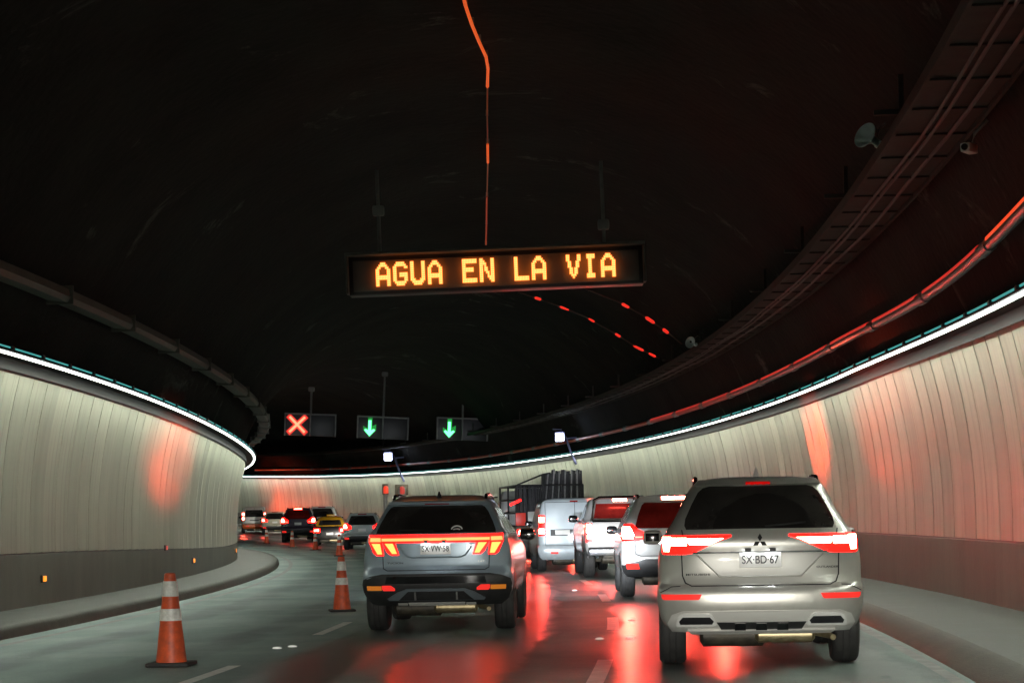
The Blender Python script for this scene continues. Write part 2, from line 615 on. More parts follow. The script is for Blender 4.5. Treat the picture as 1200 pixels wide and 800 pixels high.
# painted lane marks: two dashed lines, each dash a piece of its own
def dash(s, u, length, w=.14):
    bm = bmesh.new()
    n = 4
    prev = None
    for i in range(n + 1):
        a = at(s + length * i / n, u - w / 2, .005)
        b = at(s + length * i / n, u + w / 2, .005)
        va, vb = bm.verts.new(a), bm.verts.new(b)
        if prev: bm.faces.new((prev[0], prev[1], vb, va))
        prev = (va, vb)
    return mesh('lane_dash', bm, M['white'], road)
for k in range(-2, 16):
    dash(17.1 + 8.15 * k, 0, 3.0, .15)
for k in range(-2, 16):
    dash(16.9 + 8.15 * k, -3.62, 3.0, .13)
def edge_line(u, s0, s1):
    bm = bmesh.new()
    prev = None
    for i in range(81):
        s = s0 + (s1 - s0) * i / 80
        va, vb = bm.verts.new(at(s, u - .06, .005)), bm.verts.new(at(s, u + .06, .005))
        if prev: bm.faces.new((prev[0], prev[1], vb, va))
        prev = (va, vb)
    return mesh('edge_line', bm, M['edge'], road)
M['edge'] = grained('worn road paint', (.13, .135, .125), (.30, .305, .28), 3.5, (.45, .65))
edge_line(-7.15, 0, 160)
edge_line(2.98, 0, 160)

# ------------------------------------------------------------------ side walls with their panels and light strips
def drop(s): return -.30 * sstep(26, 62, s)
PW = .82
PROF = [(1.00, 0.0), (1.35, 0.0), (1.75, .015), (2.15, .045), (2.55, .095), (2.95, .165), (3.30, .245), (3.60, .325)]
def panel_mesh(side):
    """panel 1.16 m long along y, its face at x=0 for the low part, leaning over the road (side=+1 stands right of the road)"""
    bm = bmesh.new()
    h = PW / 2 - .026
    ys = [-h, -h + .2, h - .2, h]
    ins = [0, 0, 0, 0]
    fr, bk = [], []
    for z, d in PROF:
        fr.append([bm.verts.new((side * (-d + k), y, z)) for y, k in zip(ys, ins)])
        bk.append([bm.verts.new((side * (-d + .014), y, z)) for y in (-h, h)])
    for a, b in zip(fr, fr[1:]):
        for k in range(3): bm.faces.new((a[k], a[k + 1], b[k + 1], b[k]))
    for i in range(len(fr) - 1):
        bm.faces.new((fr[i][0], fr[i + 1][0], bk[i + 1][0], bk[i][0]))
        bm.faces.new((fr[i][3], fr[i + 1][3], bk[i + 1][1], bk[i][1]))
    bmesh.ops.recalc_face_normals(bm, faces=bm.faces)
    me = bpy.data.meshes.new('panel')
    bm.to_mesh(me)
    bm.free()
    for p in me.polygons: p.use_smooth = True
    me.set_sharp_from_angle(angle=R(30))
    me.materials.append(M['panel'])
    return me
def tube_mesh(side):
    bm = bmesh.new()
    box(bm, (0, 0, 0), (.056, PW * 2 - .03, .026), bev=.006)
    for f in bm.faces:
        f.material_index = 0 if f.normal.z < -.8 else 1
    me = bpy.data.meshes.new('led_tube')
    bm.to_mesh(me)
    bm.free()
    me.materials.append(M['strip'])
    me.materials.append(M['stripside'])
    return me
def clip_mesh():
    bm = bmesh.new()
    box(bm, (0, 0, 0), (.17, .12, .05))
    me = bpy.data.meshes.new('clip')
    bm.to_mesh(me)
    bm.free()
    me.materials.append(M['dark'])
    return me
M['black'] = simple('matt black', (.012, .012, .012), .7)
M['fascia'] = grained('dark ribbed fascia', (.02, .02, .019), (.035, .035, .032), 9, (.6, .8))
M['teal'] = glow('teal top light', (.12, .75, .72), .42, (.1, .2, .2))
def frame(s, u, z, jitter=0.0, dz=None):
    Y = y_of_s(s)
    p = at(s, u, z)
    slope_z = math.atan2(rise(Y + .5) - rise(Y - .5) + ((dz(s + .5) - dz(s - .5)) if dz else 0), 1)
    return Matrix.Translation(p) @ Matrix.Rotation(heading(Y) + jitter, 4, 'Z') @ Matrix.Rotation(slope_z, 4, 'X')
def side_wall(side, u, s0, s1, label_wall, label_strip):
    zf = (lambda s, a, z: drop(s)) if side < 0 else None
    dz = drop if side < 0 else (lambda s: 0.0)
    w = thing('tunnel_wall', label_wall, 'wall')
    ribbon('concrete_base', [(u, .10), (u, .97), (u + side * .015, .985), (u + side * .35, .985), (u + side * .35, .10)], -45, s1 + 20, 1.5, M['concrete'], w, closed=True,
           zfun=(lambda s, a, z: drop(s) if z > .5 else 0) if side < 0 else None)
    ribbon('backing', [(u + side * .02, .9)] + [(u + side * (.016 - d), z) for z, d in PROF] + [(u - side * .335, 3.74)], -45, s1 + 20, .82, M['dark'], w, zfun=zf)
    pm = panel_mesh(side)
    n = int((s1 - s0) / PW)
    r = random.Random(11)
    for i in range(n):
        s = s0 + (i + .5) * PW
        share('panel', pm, w, frame(s, u + side * r.uniform(-.004, .004), dz(s), r.uniform(-.004, .004)))
    st = thing('light_strip', label_strip, 'strip light')
    if side > 0:
        dz = lambda s: -.20 * (1 - sstep(17, 36, s))
        zf = lambda s, a_, z: dz(s)
    a = -side
    hu = u - side * .36
    ribbon('housing', [(hu + side * .03, 3.80), (hu + side * .03, 3.828), (hu + a * .315, 3.828), (hu + a * .315, 3.808), (hu + a * .222, 3.808), (hu + a * .222, 3.782), (hu + a * .208, 3.782), (hu + a * .20, 3.80)],
           -45, s1 + 20, 1.2, M['black'], st, closed=True, zfun=zf, angle=20)
    ribbon('fascia', [(hu + side * .01, 3.63), (hu + a * .002, 3.63), (hu + a * .002, 3.795), (hu + side * .01, 3.795)], -45, s1 + 20, 1.2, M['fascia'], st, closed=True, zfun=zf)
    ribbon('rail', [(hu + a * .30, 3.856), (hu + a * .30, 3.876), (hu + a * .28, 3.876), (hu + a * .28, 3.856)], s0 - 5, s1, 1.2, M['teal'], st, closed=True, zfun=zf)
    tm, cm = tube_mesh(side), clip_mesh()
    n //= 2
    for i in range(n):
        s = s0 + (2 * i + 1) * PW
        share('led_tube', tm, st, frame(s, hu + a * .268, 3.787 + dz(s), 0, dz))
        share('clip', cm, st, frame(s + PW, hu + a * .245, 3.862 + dz(s)))
    return w, st
side_wall(1, UR, -44, 172, 'long cream panelled wall curving round the right side and far end of the tunnel',
          'long white light strip along the top of the far curving wall beside the silver car')
side_wall(-1, UL, -44, 118, 'grey green panelled wall on the inside of the bend behind the nearest cone',
          'white light strip along the top of the wall above the amber markers')

# amber and red marker lights on the concrete base of the inner wall
def marker(px, Y, z, m, label, sc=1.0):
    u = UL + .0
    p = at(s_of_y(Y), UL, z)
    t = thing('marker_light', label, 'marker light', p, heading(Y), 'marker lights on the inner wall')
    bm = bmesh.new()
    box(bm, (.02, 0, 0), (.04, .20 * sc, .12 * sc), bev=.012)
    mesh('casing', bm, M['dark'], t)
    bm = bmesh.new()
    box(bm, (.045, 0, 0), (.03, .16 * sc, .085 * sc), bev=.012)
    mesh('lens', bm, m, t)
for Y, z, m, lb, sc in ((32.0, .56, M['orangeled'], 'amber marker light on the inner wall nearest to the frame edge', 1.0),
                        (48.5, .50, M['orangeled'], 'amber marker light on the concrete wall just beyond the tall front cone', 1.15),
                        (65.5, .48, M['orangeled'], 'amber marker light at the bend where the inner wall ends from view', 1.35)):
    marker(0, Y, z, m, lb, sc)
marker(0, 43.7, .87, M['pinkled'], 'dim red marker light directly above the tip of the front cone', 1.0)

# ------------------------------------------------------------------ cable ladder, tray, pipe, crown cable
M['ladcable'] = simple('grey cable sheath', (.045, .044, .040), .6)
lad = thing('cable_ladder', 'wide dark cable ladder with rungs running along the ceiling above the silver car', 'cable ladder')
M['ladder'] = grained('brown grey steel', (.024, .0235, .021), (.046, .044, .038), 5, (.7, .9), spec=.2)
for u in (2.97, 3.74):
    ribbon('side_rail', [(u, 5.20), (u, 5.32), (u + .035, 5.32), (u + .035, 5.20)], -20, 150, 1.5, M['ladder'], lad, closed=True)
ribbon('tray_bed', [(3.0, 5.248), (3.0, 5.254), (3.742, 5.254), (3.742, 5.248)], -20, 150, 1.5, M['ladder'], lad, closed=True)
bm = bmesh.new()
box(bm, (0, 0, 0), (.735, .06, .02))
rm = bpy.data.meshes.new('rung')
bm.to_mesh(rm)
bm.free()
rm.materials.append(M['ladder'])
s = 8.0
while s < 130:
    share('rung', rm, lad, frame(s, 3.372, 5.235))
    s += 1.33
for u, r_ in ((3.28, .018), (3.36, .02), (3.56, .022)):
    bm = bmesh.new()
    tube(bm, [at(-10 + 1.5 * i, u + .01 * math.sin(i * 1.3), 5.225 + .012 * math.sin(i * .9 + u * 9)) for i in range(100)], r_, 6)
    mesh('cable', bm, M['ladcable'], lad)
bm = bmesh.new()
box(bm, (0, 0, .19), (.05, .05, .36))
box(bm, (-.1, 0, .0), (.34, .06, .05))
hm = bpy.data.meshes.new('bracket')
bm.to_mesh(hm)
bm.free()
hm.materials.append(M['ladder'])
s = 10.0
while s < 120:
    share('bracket', hm, lad, frame(s, 3.0, 5.34))
    s += 5.3

tr = thing('cable_tray', 'grey covered cable tray along the ceiling above the inner wall', 'cable tray')
M['tray'] = grained('grey tray metal', (.075, .07, .06), (.125, .118, .10), 3, (.5, .7), metal=.2, stretch=(1, 1, 1))
bm = bmesh.new()
ribbon('trunking', [(-8.08, 4.66), (-8.05, 4.82), (-7.90, 4.87), (-7.78, 4.82), (-7.75, 4.70), (-7.80, 4.63)], -20, 125, 1.2, M['tray'], tr, closed=True, zfun=lambda s, u, z: drop(s) * .5)
bm.free()
bm = bmesh.new()
box(bm, (0, 0, 0), (.40, .05, .27))
tmb = bpy.data.meshes.new('clamp')
bm.to_mesh(tmb)
bm.free()
tmb.materials.append(M['tray'])
s = 12.0
while s < 110:
    share('clamp', tmb, tr, frame(s, -7.92, 4.74 + drop(s) * .5))
    s += 4.4

M['redglow'] = glow('red pipe glow', (1.0, .045, .03), .42, (.4, .02, .015))  # red light on the pipe, put in as added glowing tubes
M['redglowhot'] = glow('orange red pipe glow', (1.0, .08, .02), .85, (.4, .03, .015))
pp = thing('fire_pipe', 'grey pipe with couplings and red glow added along its top, above the light strip', 'pipe')
def pipe_z(s):
    return 4.27 + .16 * (1 - sstep(14, 25.5, s)) - .12 * sstep(14, 25.5, s) * (1 - sstep(26, 36, s))
bm_len = 4.6
s = 4.0
i = 0
while s < 150:
    e = s + bm_len
    bm = bmesh.new()
    tube(bm, [at(s + .25 + (bm_len - .5) * k / 6, 4.10, pipe_z(s + .25 + (bm_len - .5) * k / 6)) for k in range(7)], .062, 12)
    mesh('pipe_length', bm, M['steel'] if s < 50 else M['pipe'], pp)
    if s < 62:
        bm = bmesh.new()
        tube(bm, [at(s + .3 + (bm_len - .6) * k / 6, 4.075, pipe_z(s + .3 + (bm_len - .6) * k / 6) + .05) for k in range(7)], .036, 10)
        mesh('red_glow_length', bm, M['redglow'] if s > 21 else M['redglowhot'], pp)
    bm = bmesh.new()
    tube(bm, [at(e - .27, 4.10, pipe_z(e - .27)), at(e + .27, 4.10, pipe_z(e + .27))], .078, 12)
    mesh('coupling', bm, M['steel'], pp)
    s = e
cr = thing('crown_cable', 'thin crown cable with lengths of painted orange glow ending above the message sign', 'cable')
M['cableglow'] = glow('orange cable glow', (1.0, .13, .02), .62, (.5, .1, .02))  # glow painted in for the sign's orange light on the cable
M['cableglowdim'] = glow('dim orange cable glow', (1.0, .08, .02), .16, (.4, .08, .02))
CP = [(553, -8, 27.5), (556, 6, 28.0), (563, 28, 29.0), (571, 48, 30.0), (579, 66, 31.0), (581, 80, 32.0), (580, 101, 33.2), (579, 135, 35.6), (579, 168, 38.3), (579, 190, 40.5), (577, 230, 44.6), (576, 262, 49.0), (575, 286, 52.0)]
def cpt(q):
    p = 2400 / q[2]
    return Vector(((q[0] - 600) / p, q[2], 1.42 + (604 - (q[0] - 600) * math.tan(R(ROLL)) - q[1]) / p))
pts = [cpt(q) for q in CP]
bm = bmesh.new()
tube(bm, [at(4, -1.9, 8.36), at(14, -1.95, 8.36), at(22, -2.05, 8.35)] + pts, .014, 6)
mesh('cable', bm, M['cable'], cr)
for a, b, m_, r_ in ((0, 4, 'cableglow', .026), (4, 6, 'cableglow', .024), (8, 9, 'cableglow', .024), (10, 12, 'cableglowdim', .02)):
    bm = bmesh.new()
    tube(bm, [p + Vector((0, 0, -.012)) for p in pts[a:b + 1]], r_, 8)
    mesh('glow_length', bm, M[m_], cr)
bm = bmesh.new()
box(bm, (0, 0, .04), (.06, .08, .09))
cm_ = bpy.data.meshes.new('cable_clip')
bm.to_mesh(cm_)
bm.free()
cm_.materials.append(M['dull'])
for i in range(1, len(pts)):
    share('cable_clip', cm_, cr, Matrix.Translation(pts[i]))

# red glints on the vault beyond the sign, modelled as added glowing beads
M['redglint'] = glow('small red glint', (1.0, .035, .02), .85, (.3, .01, .01))
def glint_line(Y, px_pts, lamps, label):  # lamps: places of the added red glints along the line
    t = thing('glint_string', label, 'glint string')
    p = 2400 / Y
    def w(px, py): return Vector(((px - 600) / p, Y, 1.42 + (604 - (px - 600) * math.tan(R(ROLL)) - py) / p))
    pts = [w(*q) for q in px_pts]
    bm = bmesh.new()
    tube(bm, pts, .02, 6)
    mesh('cable', bm, M['cabledark'], t)
    r = random.Random(len(px_pts))
    for a, l in lamps:
        k = a * (len(pts) - 1)
        i = min(int(k), len(pts) - 2)
        c = pts[i].lerp(pts[i + 1], k - i)
        d = (pts[i + 1] - pts[i]).normalized()
        bm = bmesh.new()
        tube(bm, [c - d * l / 2, c - d * l * .3, c + d * l * .3, c + d * l / 2], [.012, .040 * r.uniform(.6, 1.1), .034 * r.uniform(.5, 1.2), .01], 8)
        mesh('red_glint', bm, M['redglint'], t)
M['cabledark'] = simple('dark cable', (.10, .03, .025), .35)
glint_line(58, [(612, 342), (650, 355), (690, 371), (725, 391), (752, 408), (776, 420)], [(.12, .22), (.28, .34), (.44, .24), (.62, .2), (.80, .36), (.93, .26)],
        'string of added red glints sagging from under the letters L and A')
glint_line(50, [(690, 338), (728, 353), (757, 369), (779, 384), (803, 403)], [(.33, .24), (.60, .30), (.80, .2)],
        'short string of added red glints sagging across the dark ceiling below the letters VIA')
glint_line(66, [(668, 345), (715, 368), (738, 381), (753, 399), (770, 415)], [(.2, .2), (.48, .22), (.72, .3), (.92, .3)],
        'string of added red glints lying between the other two strings on the dark ceiling')

# ------------------------------------------------------------------ variable message sign
FONT = {'A': ['01110', '11011', '11011', '11011', '11111', '11011', '11011'],
        'G': ['01110', '11011', '11000', '11011', '11011', '11011', '01110'],
        'U': ['11011', '11011', '11011', '11011', '11011', '11011', '01110'],
        'E': ['11111', '11000', '11000', '11110', '11000', '11000', '11111'],
        'N': ['11011', '11011', '11111', '11111', '11111', '11011', '11011'],
        'L': ['11000', '11000', '11000', '11000', '11000', '11000', '11111'],
        'V': ['11011', '11011', '11011', '11011', '11011', '01110', '00100'],
        'I': ['11111', '00100', '00100', '00100', '00100', '00100', '11111']}
# finer 9 x 11 dot letters, bold strokes
FONT9 = {
 'A': ['000111000','001111100','011000110','110000011','110000011','110000011','111111111','111111111','110000011','110000011','110000011'],
 'G': ['001111100','011111110','110000011','110000000','110000000','110011111','110011111','110000011','110000011','011111110','001111100'],
 'U': ['110000011','110000011','110000011','110000011','110000011','110000011','110000011','110000011','111000111','011111110','001111100'],
 'E': ['111111111','111111111','110000000','110000000','111111100','111111100','110000000','110000000','110000000','111111111','111111111'],
 'N': ['110000011','111000011','111100011','110100011','110110011','110110011','110011011','110001011','110001111','110000111','110000011'],
 'L': ['110000000','110000000','110000000','110000000','110000000','110000000','110000000','110000000','110000000','111111111','111111111'],
 'V': ['110000011','110000011','110000011','011000110','011000110','011000110','001101100','001101100','001101100','000111000','000010000'],
 'I': ['001111100','001111100','000110000','000110000','000110000','000110000','000110000','000110000','000110000','001111100','001111100']}
SY = 35.0
sg = thing('message_sign', 'wide overhead message sign reading AGUA EN LA VIA in lit amber letters', 'message sign', pix(586.5, SY), heading(SY) * .5)
sg.rotation_euler = (0, R(-1.35), heading(SY) * .5)
sg.location.z = 5.30
SWD, SH = 5.12, .66
M['hood'] = grained('weathered hood', (.05, .05, .047), (.09, .088, .08), 6, (.6, .8))
bm = bmesh.new()
box(bm, (0, .33, SH / 2), (SWD - .06, .40, SH), bev=.02)
mesh('cabinet', bm, M['dark'], sg)
bm = bmesh.new()
box(bm, (0, .112, SH / 2 - .01), (SWD - .22, .03, SH - .14), bev=.004)
mesh('display', bm, M['vmsface'], sg)
bm = bmesh.new()
box(bm, (0, .0, SH + .015), (SWD, .34, .045), bev=.006)
box(bm, (-SWD / 2 + .02, 0, SH / 2), (.04, .30, SH - .02), bev=.006)
box(bm, (SWD / 2 - .02, 0, SH / 2), (.04, .30, SH - .02), bev=.006)
mesh('hood', bm, M['hood'], sg)
msg = 'AGUA EN LA VIA'
pitch = 20.3 / 68.57
x0 = (446 - 586.5) / 68.57
for i, ch in enumerate(msg):
    if ch == ' ': continue
    bm = bmesh.new()
    for r_, row in enumerate(FONT9[ch]):
        for c_, bit in enumerate(row):
            if bit == '1':
                box(bm, (x0 + i * pitch + .0270 * (c_ + .5), -.012, .485 - .0365 * (r_ + .5) + .04), (.0225, .012, .030))
    lt = mesh('letter', bm, M['vms'], sg, smooth=False)
    bm = bmesh.new()
    for r_, row in enumerate(FONT9[ch]):
        for c_, bit in enumerate(row):
            if bit == '1':
                box(bm, (x0 + i * pitch + .0270 * (c_ + .5), -.004, .485 - .0365 * (r_ + .5) + .04), (.041 + .0004 * ((r_ * 7 + c_ * 3) % 5), .008 + .0002 * ((r_ * 9 + c_) % 7),  .047 + .0004 * ((r_ * 3 + c_ * 5) % 7)))
    mesh('letter_bloom', bm, M['vmsbloom'], lt, smooth=False)  # bloom round the letters built as wider glowing dots
    bm = bmesh.new()
    for r_, row in enumerate(FONT9[ch]):
        for c_, bit in enumerate(row):
            if bit == '1':
                box(bm, (x0 + i * pitch + .0270 * (c_ + .5), .010, .485 - .0365 * (r_ + .5) + .04), (.024, .008, .03))
    mesh('halo_emitter', bm, M['vmshalo'], lt, smooth=False)  # unseen emitter added behind each letter for a halo on the display
for xx, top in ((-1.98, 6.75), (1.88, 6.35)):
    bm = bmesh.new()
    tube(bm, [(xx, .25, SH), (xx, .25, 7.45 - 5.3)], .032, 8)
    box(bm, (xx, .25, top - 5.30), (.20, .16, .18), bev=.04)
    mesh('hanger', bm, M['dull'], sg)

# ------------------------------------------------------------------ lane signals
SIGY = 96.0
def signal(px, py_top, post_top, kind, label, tilt):
    ppm = 2400 / SIGY
    hor = 604 - (px - 600) * math.tan(R(ROLL))
    z = 1.42 + (hor - py_top) / ppm
    t = thing('lane_signal', label, 'lane signal', (0, 0, 0), 0, 'lane signals hung in a row')
    t.location = ((px - 600) / ppm, SIGY, z)
    t.rotation_euler = (0, R(tilt), heading(SIGY) * .6)
    W2, H2 = 2.36, 1.06
    bm = bmesh.new()
    for sx in (-1, 1):
        box(bm, (sx * W2 / 4 * 1.0, .12, -H2 / 2), (W2 / 2 - .06, .22, H2 - .04), bev=.02)
    mesh('cabinet', bm, M['dark'], t)
    bm = bmesh.new()
    box(bm, (0, 0, -.03), (W2 + .06, .30, .07))
    for xx in (-W2 / 2, 0, W2 / 2):
        box(bm, (xx, 0, -H2 / 2 - .03), (.06, .28, H2 - .08))
    mesh('frame', bm, M['dull'], t)
    bm = bmesh.new()
    tube(bm, [(.02, .12, 0), (.02, .12, post_top)], .05, 8)
    box(bm, (.02, .12, post_top), (.30, .24, .22), bev=.06)
    mesh('hanger', bm, M['dull'], t)
    cx, cz = -W2 / 4 - .02, -H2 / 2
    def emblem(name, poly_list, m, y):
        bm = bmesh.new()
        for poly in poly_list: prism(bm, poly, y - .02, y)
        mesh(name, bm, m, t, smooth=False)
    def bar(ax, az, bx, bz, w):
        d = Vector((bx - ax, bz - az)).normalized()
        n = Vector((-d.y, d.x)) * w / 2
        return [(ax + n.x, az + n.y), (bx + n.x, bz + n.y), (bx - n.x, bz - n.y), (ax - n.x, az - n.y)]
    if kind == 'cross':
        k = .36
        emblem('cross_border', [bar(cx - k - .07, cz - k - .06, cx + k + .07, cz + k + .06, .26), bar(cx - k - .07, cz + k + .06, cx + k + .07, cz - k - .06, .261)], M['reddim'], -.005)
        emblem('cross', [bar(cx - k, cz - k, cx + k, cz + k, .115), bar(cx - k, cz + k, cx - .04, cz + .04, .116), bar(cx + .04, cz - .04, cx + k, cz - k, .116)], M['redled'], -.03)
    else:
        emblem('arrow_border', [[(cx - .085, cz + .50), (cx + .12, cz + .50), (cx + .12, cz + .06), (cx + .30, cz + .16), (cx + .30, cz - .12), (cx, cz - .44), (cx - .30, cz - .12), (cx - .30, cz + .06), (cx - .085, cz - .05)]], M['greendim'], -.005)
        emblem('arrow', [bar(cx, cz - .22, cx, cz + .33, .13), [(cx - .255, cz - .13), (cx - .19, cz - .07), (cx, cz - .17), (cx + .19, cz - .07), (cx + .255, cz - .13), (cx, cz - .41)]], M['greenled'], -.03)
    return t
signal(366, 484.5, 1.15, 'cross', 'twin lane signal box showing a lit red cross', 2.6)
signal(451, 488, 2.00, 'arrow', 'lane signal box with a green down arrow, between the red cross and another arrow', 3.2)
signal(544, 489.5, 1.05, 'arrow', 'twin lane signal box with a green down arrow, farthest from the red cross', 2.6)

# ------------------------------------------------------------------ horns, lamps and wall posts
def horn(px, py, Y, size, rz, tilt, label, group='horn loudspeakers'):
    ppm = 2400 / Y
    z = 1.42 + (604 - (px - 600) * math.tan(R(ROLL)) - py) / ppm
    t = thing('horn_speaker', label, 'loudspeaker', (pix(px, Y).x, Y, z), 0, group)
    t.rotation_euler = (R(tilt), 0, R(rz))
    t.scale = (size,) * 3
    bm = bmesh.new()
    lathe(bm, [(.10, .42), (.13, .36), (.13, .18), (.16, .10), (.24, -.05), (.40, -.25), (.50, -.33), (.52, -.35), (.50, -.36), (.47, -.33), (.2, -.02), (.0, .02)], 28, 'Y')
    mesh('bell', bm, M['horn'], t, angle=50)
    bm = bmesh.new()
    lathe(bm, [(0, .60), (.15, .59), (.17, .55), (.17, .40), (.13, .37)], 20, 'Y')
    mesh('driver', bm, M['horn'], t)
    bm = bmesh.new()
    tube(bm, [(0, .3, .1), (0, .3, .55), (.3, .3, .75)], .035, 8)
    mesh('bracket', bm, M['dull'], t)
    return t
horn(1028, 163, 23.0, .29, -52, -20, 'large pale horn loudspeaker beside the cable ladder, upper right')
horn(815, 402, 47.0, .26, -40, -10, 'small distant horn loudspeaker between message sign and light strip')
def camera_box():
    Y = 20.5
    ppm = 2400 / Y
    px, py = 1143, 174
    t = thing('ceiling_camera', 'small pale camera box hanging beyond the cable ladder by the frame edge', 'camera', (pix(px, Y).x, Y, 1.42 + (594.5 - py) / ppm), R(-35))
    bm = bmesh.new()
    box(bm, (0, 0, 0), (.10, .22, .09), bev=.015)
    mesh('housing', bm, M['horn'], t)
    bm = bmesh.new()
    lathe(bm, [(.03, -.135), (.035, -.12), (.035, -.1)], 14, 'Y')
    mesh('lens', bm, M['glass'], t)
    bm = bmesh.new()
    tube(bm, [(0, .05, .03), (.03, .08, .16), (.16, .1, .28)], .02, 8)
    mesh('arm', bm, M['dull'], t)
camera_box()

def wall_lamp(px, py, Y, sc, label):
    ppm = 2400 / Y
    z = 1.42 + (604 - (px - 600) * math.tan(R(ROLL)) - py) / ppm
    t = thing('wall_lamp', label, 'lamp', (pix(px, Y).x, Y, z), 0, 'box lamps on arms above the far wall')
    t.scale = (sc,) * 3
    bm = bmesh.new()
    box(bm, (0, .12, .03), (.52, .30, .52), bev=.05)
    mesh('casing', bm, M['bluecase'], t)
    bm = bmesh.new()
    box(bm, (0, -.045, 0), (.42, .03, .42), bev=.04)
    mesh('lamp_face', bm, M['bluelamp'], t)
    bm = bmesh.new()
    tube(bm, [(0, .2, .25), (.12, .3, .40), (-.35, .4, .44)], .035, 8)
    tube(bm, [(.1, .2, .3), (.35, .5, -.05), (.55, .6, -.70), (.85, .7, -1.4)], .06, 8)
    tube(bm, [(.25, .35, -.08), (.9, .35, -.02)], .045, 8)
    mesh('arm', bm, M['bluecase'], t)
    return t
M['bluecase'] = grained('blue grey metal', (.14, .15, .30), (.20, .21, .38), 5, (.3, .5), metal=.2)
wall_lamp(657.5, 512, 78.5, .74, 'box lamp lit white on a bent arm above the poles on the truck')
wall_lamp(456, 535, 116.0, 1.0, 'box lamp lit white on a bent arm above the dark post by the far wall')

def wall_post(px, Y, h, w, label, capm):
    t = thing('service_post', label, 'post', (pix(px, Y).x, Y, rise(Y)), heading(Y), 'posts against the far wall')
    bm = bmesh.new()
    tube(bm, [(0, 0, 0), (0, 0, h)], w * .35, 10)
    mesh('post', bm, M['dull'], t)
    bm = bmesh.new()
    box(bm, (0, -.02, h - .1), (w, .22, .62), bev=.06)
    mesh('box', bm, M['dullbrown'], t)
    bm = bmesh.new()
    lathe(bm, [(.13, h - .35), (.15, h - .30), (.15, h - .02), (.10, h + .07), (0, h + .09)], 14, 'Z', (0, -.16, 0))
    mesh('beacon', bm, capm, t)
    return t
M['dullbrown'] = grained('brown steel', (.10, .085, .06), (.15, .125, .09), 4, (.5, .7), metal=.3)
wall_post(452, 118.0, 3.0, .35, 'slim post with a red beacon against the far wall, left of the thicker one', glow('red beacon', (1, .06, .02), .9))
wall_post(471, 116.0, 2.95, .75, 'thick brown post under the lamp arm against the far wall', glow('red beacon dim', (1, .05, .03), .5))

# ------------------------------------------------------------------ cones and studs
def cone_proto():
    t = thing('traffic_cone', 'x', 'traffic cone', (0, 0, 0), 0, 'traffic cones closing the inner lane')
    bm = bmesh.new()
    box(bm, (0, 0, .02), (.44, .44, .04), bev=.018)
    mesh('base', bm, M['rubber'], t)
    def band(z0, z1, extra, name, m, close=False):
        r = lambda z: .155 + (.055 - .155) * (z - .04) / .90
        bm = bmesh.new()
        pr = [(r(z0) + extra, z0), (r((z0 + z1) / 2) + extra, (z0 + z1) / 2), (r(z1) + extra, z1)]
        if close: pr += [(r(z1) + extra - .012, z1 + .012), (.02, z1 + .014)]
        lathe(bm, pr, 28)
        mesh(name, bm, m, t)
    band(.04, .93, 0, 'body', M['conered'], True)
    band(.46, .58, .004, 'sleeve', M['conewhite'])
    band(.705, .86, .004, 'sleeve', M['conewhite'])
    return t
def copy_tree(o):
    c = o.copy()
    COL.objects.link(c)
    for ch in list(o.children):
        d = ch.copy()
        COL.objects.link(d)
        d.parent = c
        d.matrix_parent_inverse = ch.matrix_parent_inverse.copy()
        for g in list(ch.children):
            e = g.copy()
            COL.objects.link(e)
            e.parent = d
    return c
cp = cone_proto()
for i, (px, Y, lb) in enumerate((
        (198, 20.2, 'large orange and white cone nearest the viewer on the empty inner lane'),
        (399, 31.4, 'second cone with two white bands just behind the grey car with the light bar'),
        (397, 78.0, 'distant cone in front of the white car behind the grey car'),
        (369, 94.0, 'distant cone in front of the black and yellow taxi'),
        (342, 102.5, 'distant cone in front of the dark purple off-roader'),
        (312, 113.0, 'farthest cone, beside the white and orange van'))):
    c = cp if i == 0 else copy_tree(cp)
    c['label'] = lb
    c.location = pix(px, Y, .002)
    c.rotation_euler = (0, 0, heading(Y) + R((0, 12, -9, 25, 5, -14)[i]))
    c.scale = ((.97, .89, .88, .88, .88, .88)[i],) * 3
bm = bmesh.new()
bmesh.ops.create_uvsphere(bm, u_segments=12, v_segments=6, radius=1)
for v in bm.verts: v.co = (v.co.x * .055, v.co.y * .06, max(0, v.co.z) * .022)
stm = bpy.data.meshes.new('road_stud')
bm.to_mesh(stm)
bm.free()
stm.materials.append(M['stud'])
for k, (px, py) in enumerate(((322, 760), (340, 758), (700, 749), (672, 692), (738, 727), (736, 748))):
    hor = 604 - (px - 600) * math.tan(R(ROLL))
    Y = 2400 * 1.42 / (py - hor)
    o = bpy.data.objects.new('road_stud', stm)
    COL.objects.link(o)
    o.location = pix(px, Y, .006)
    o['category'] = 'road stud'
    o['group'] = 'reflective road studs'
    o['label'] = ('pale road stud in front of the grey car, the one nearer the front cone', 'pale road stud in front of the grey car, the one nearer its wheel',
                  'reddish white road stud between the second and nearest lane dash', 'pale road stud between the far lane dashes behind the van',
                  'road stud on the wet lane beside the wheel of the silver car, farther one', 'road stud on the wet lane beside the wheel of the silver car, nearer one')[k]

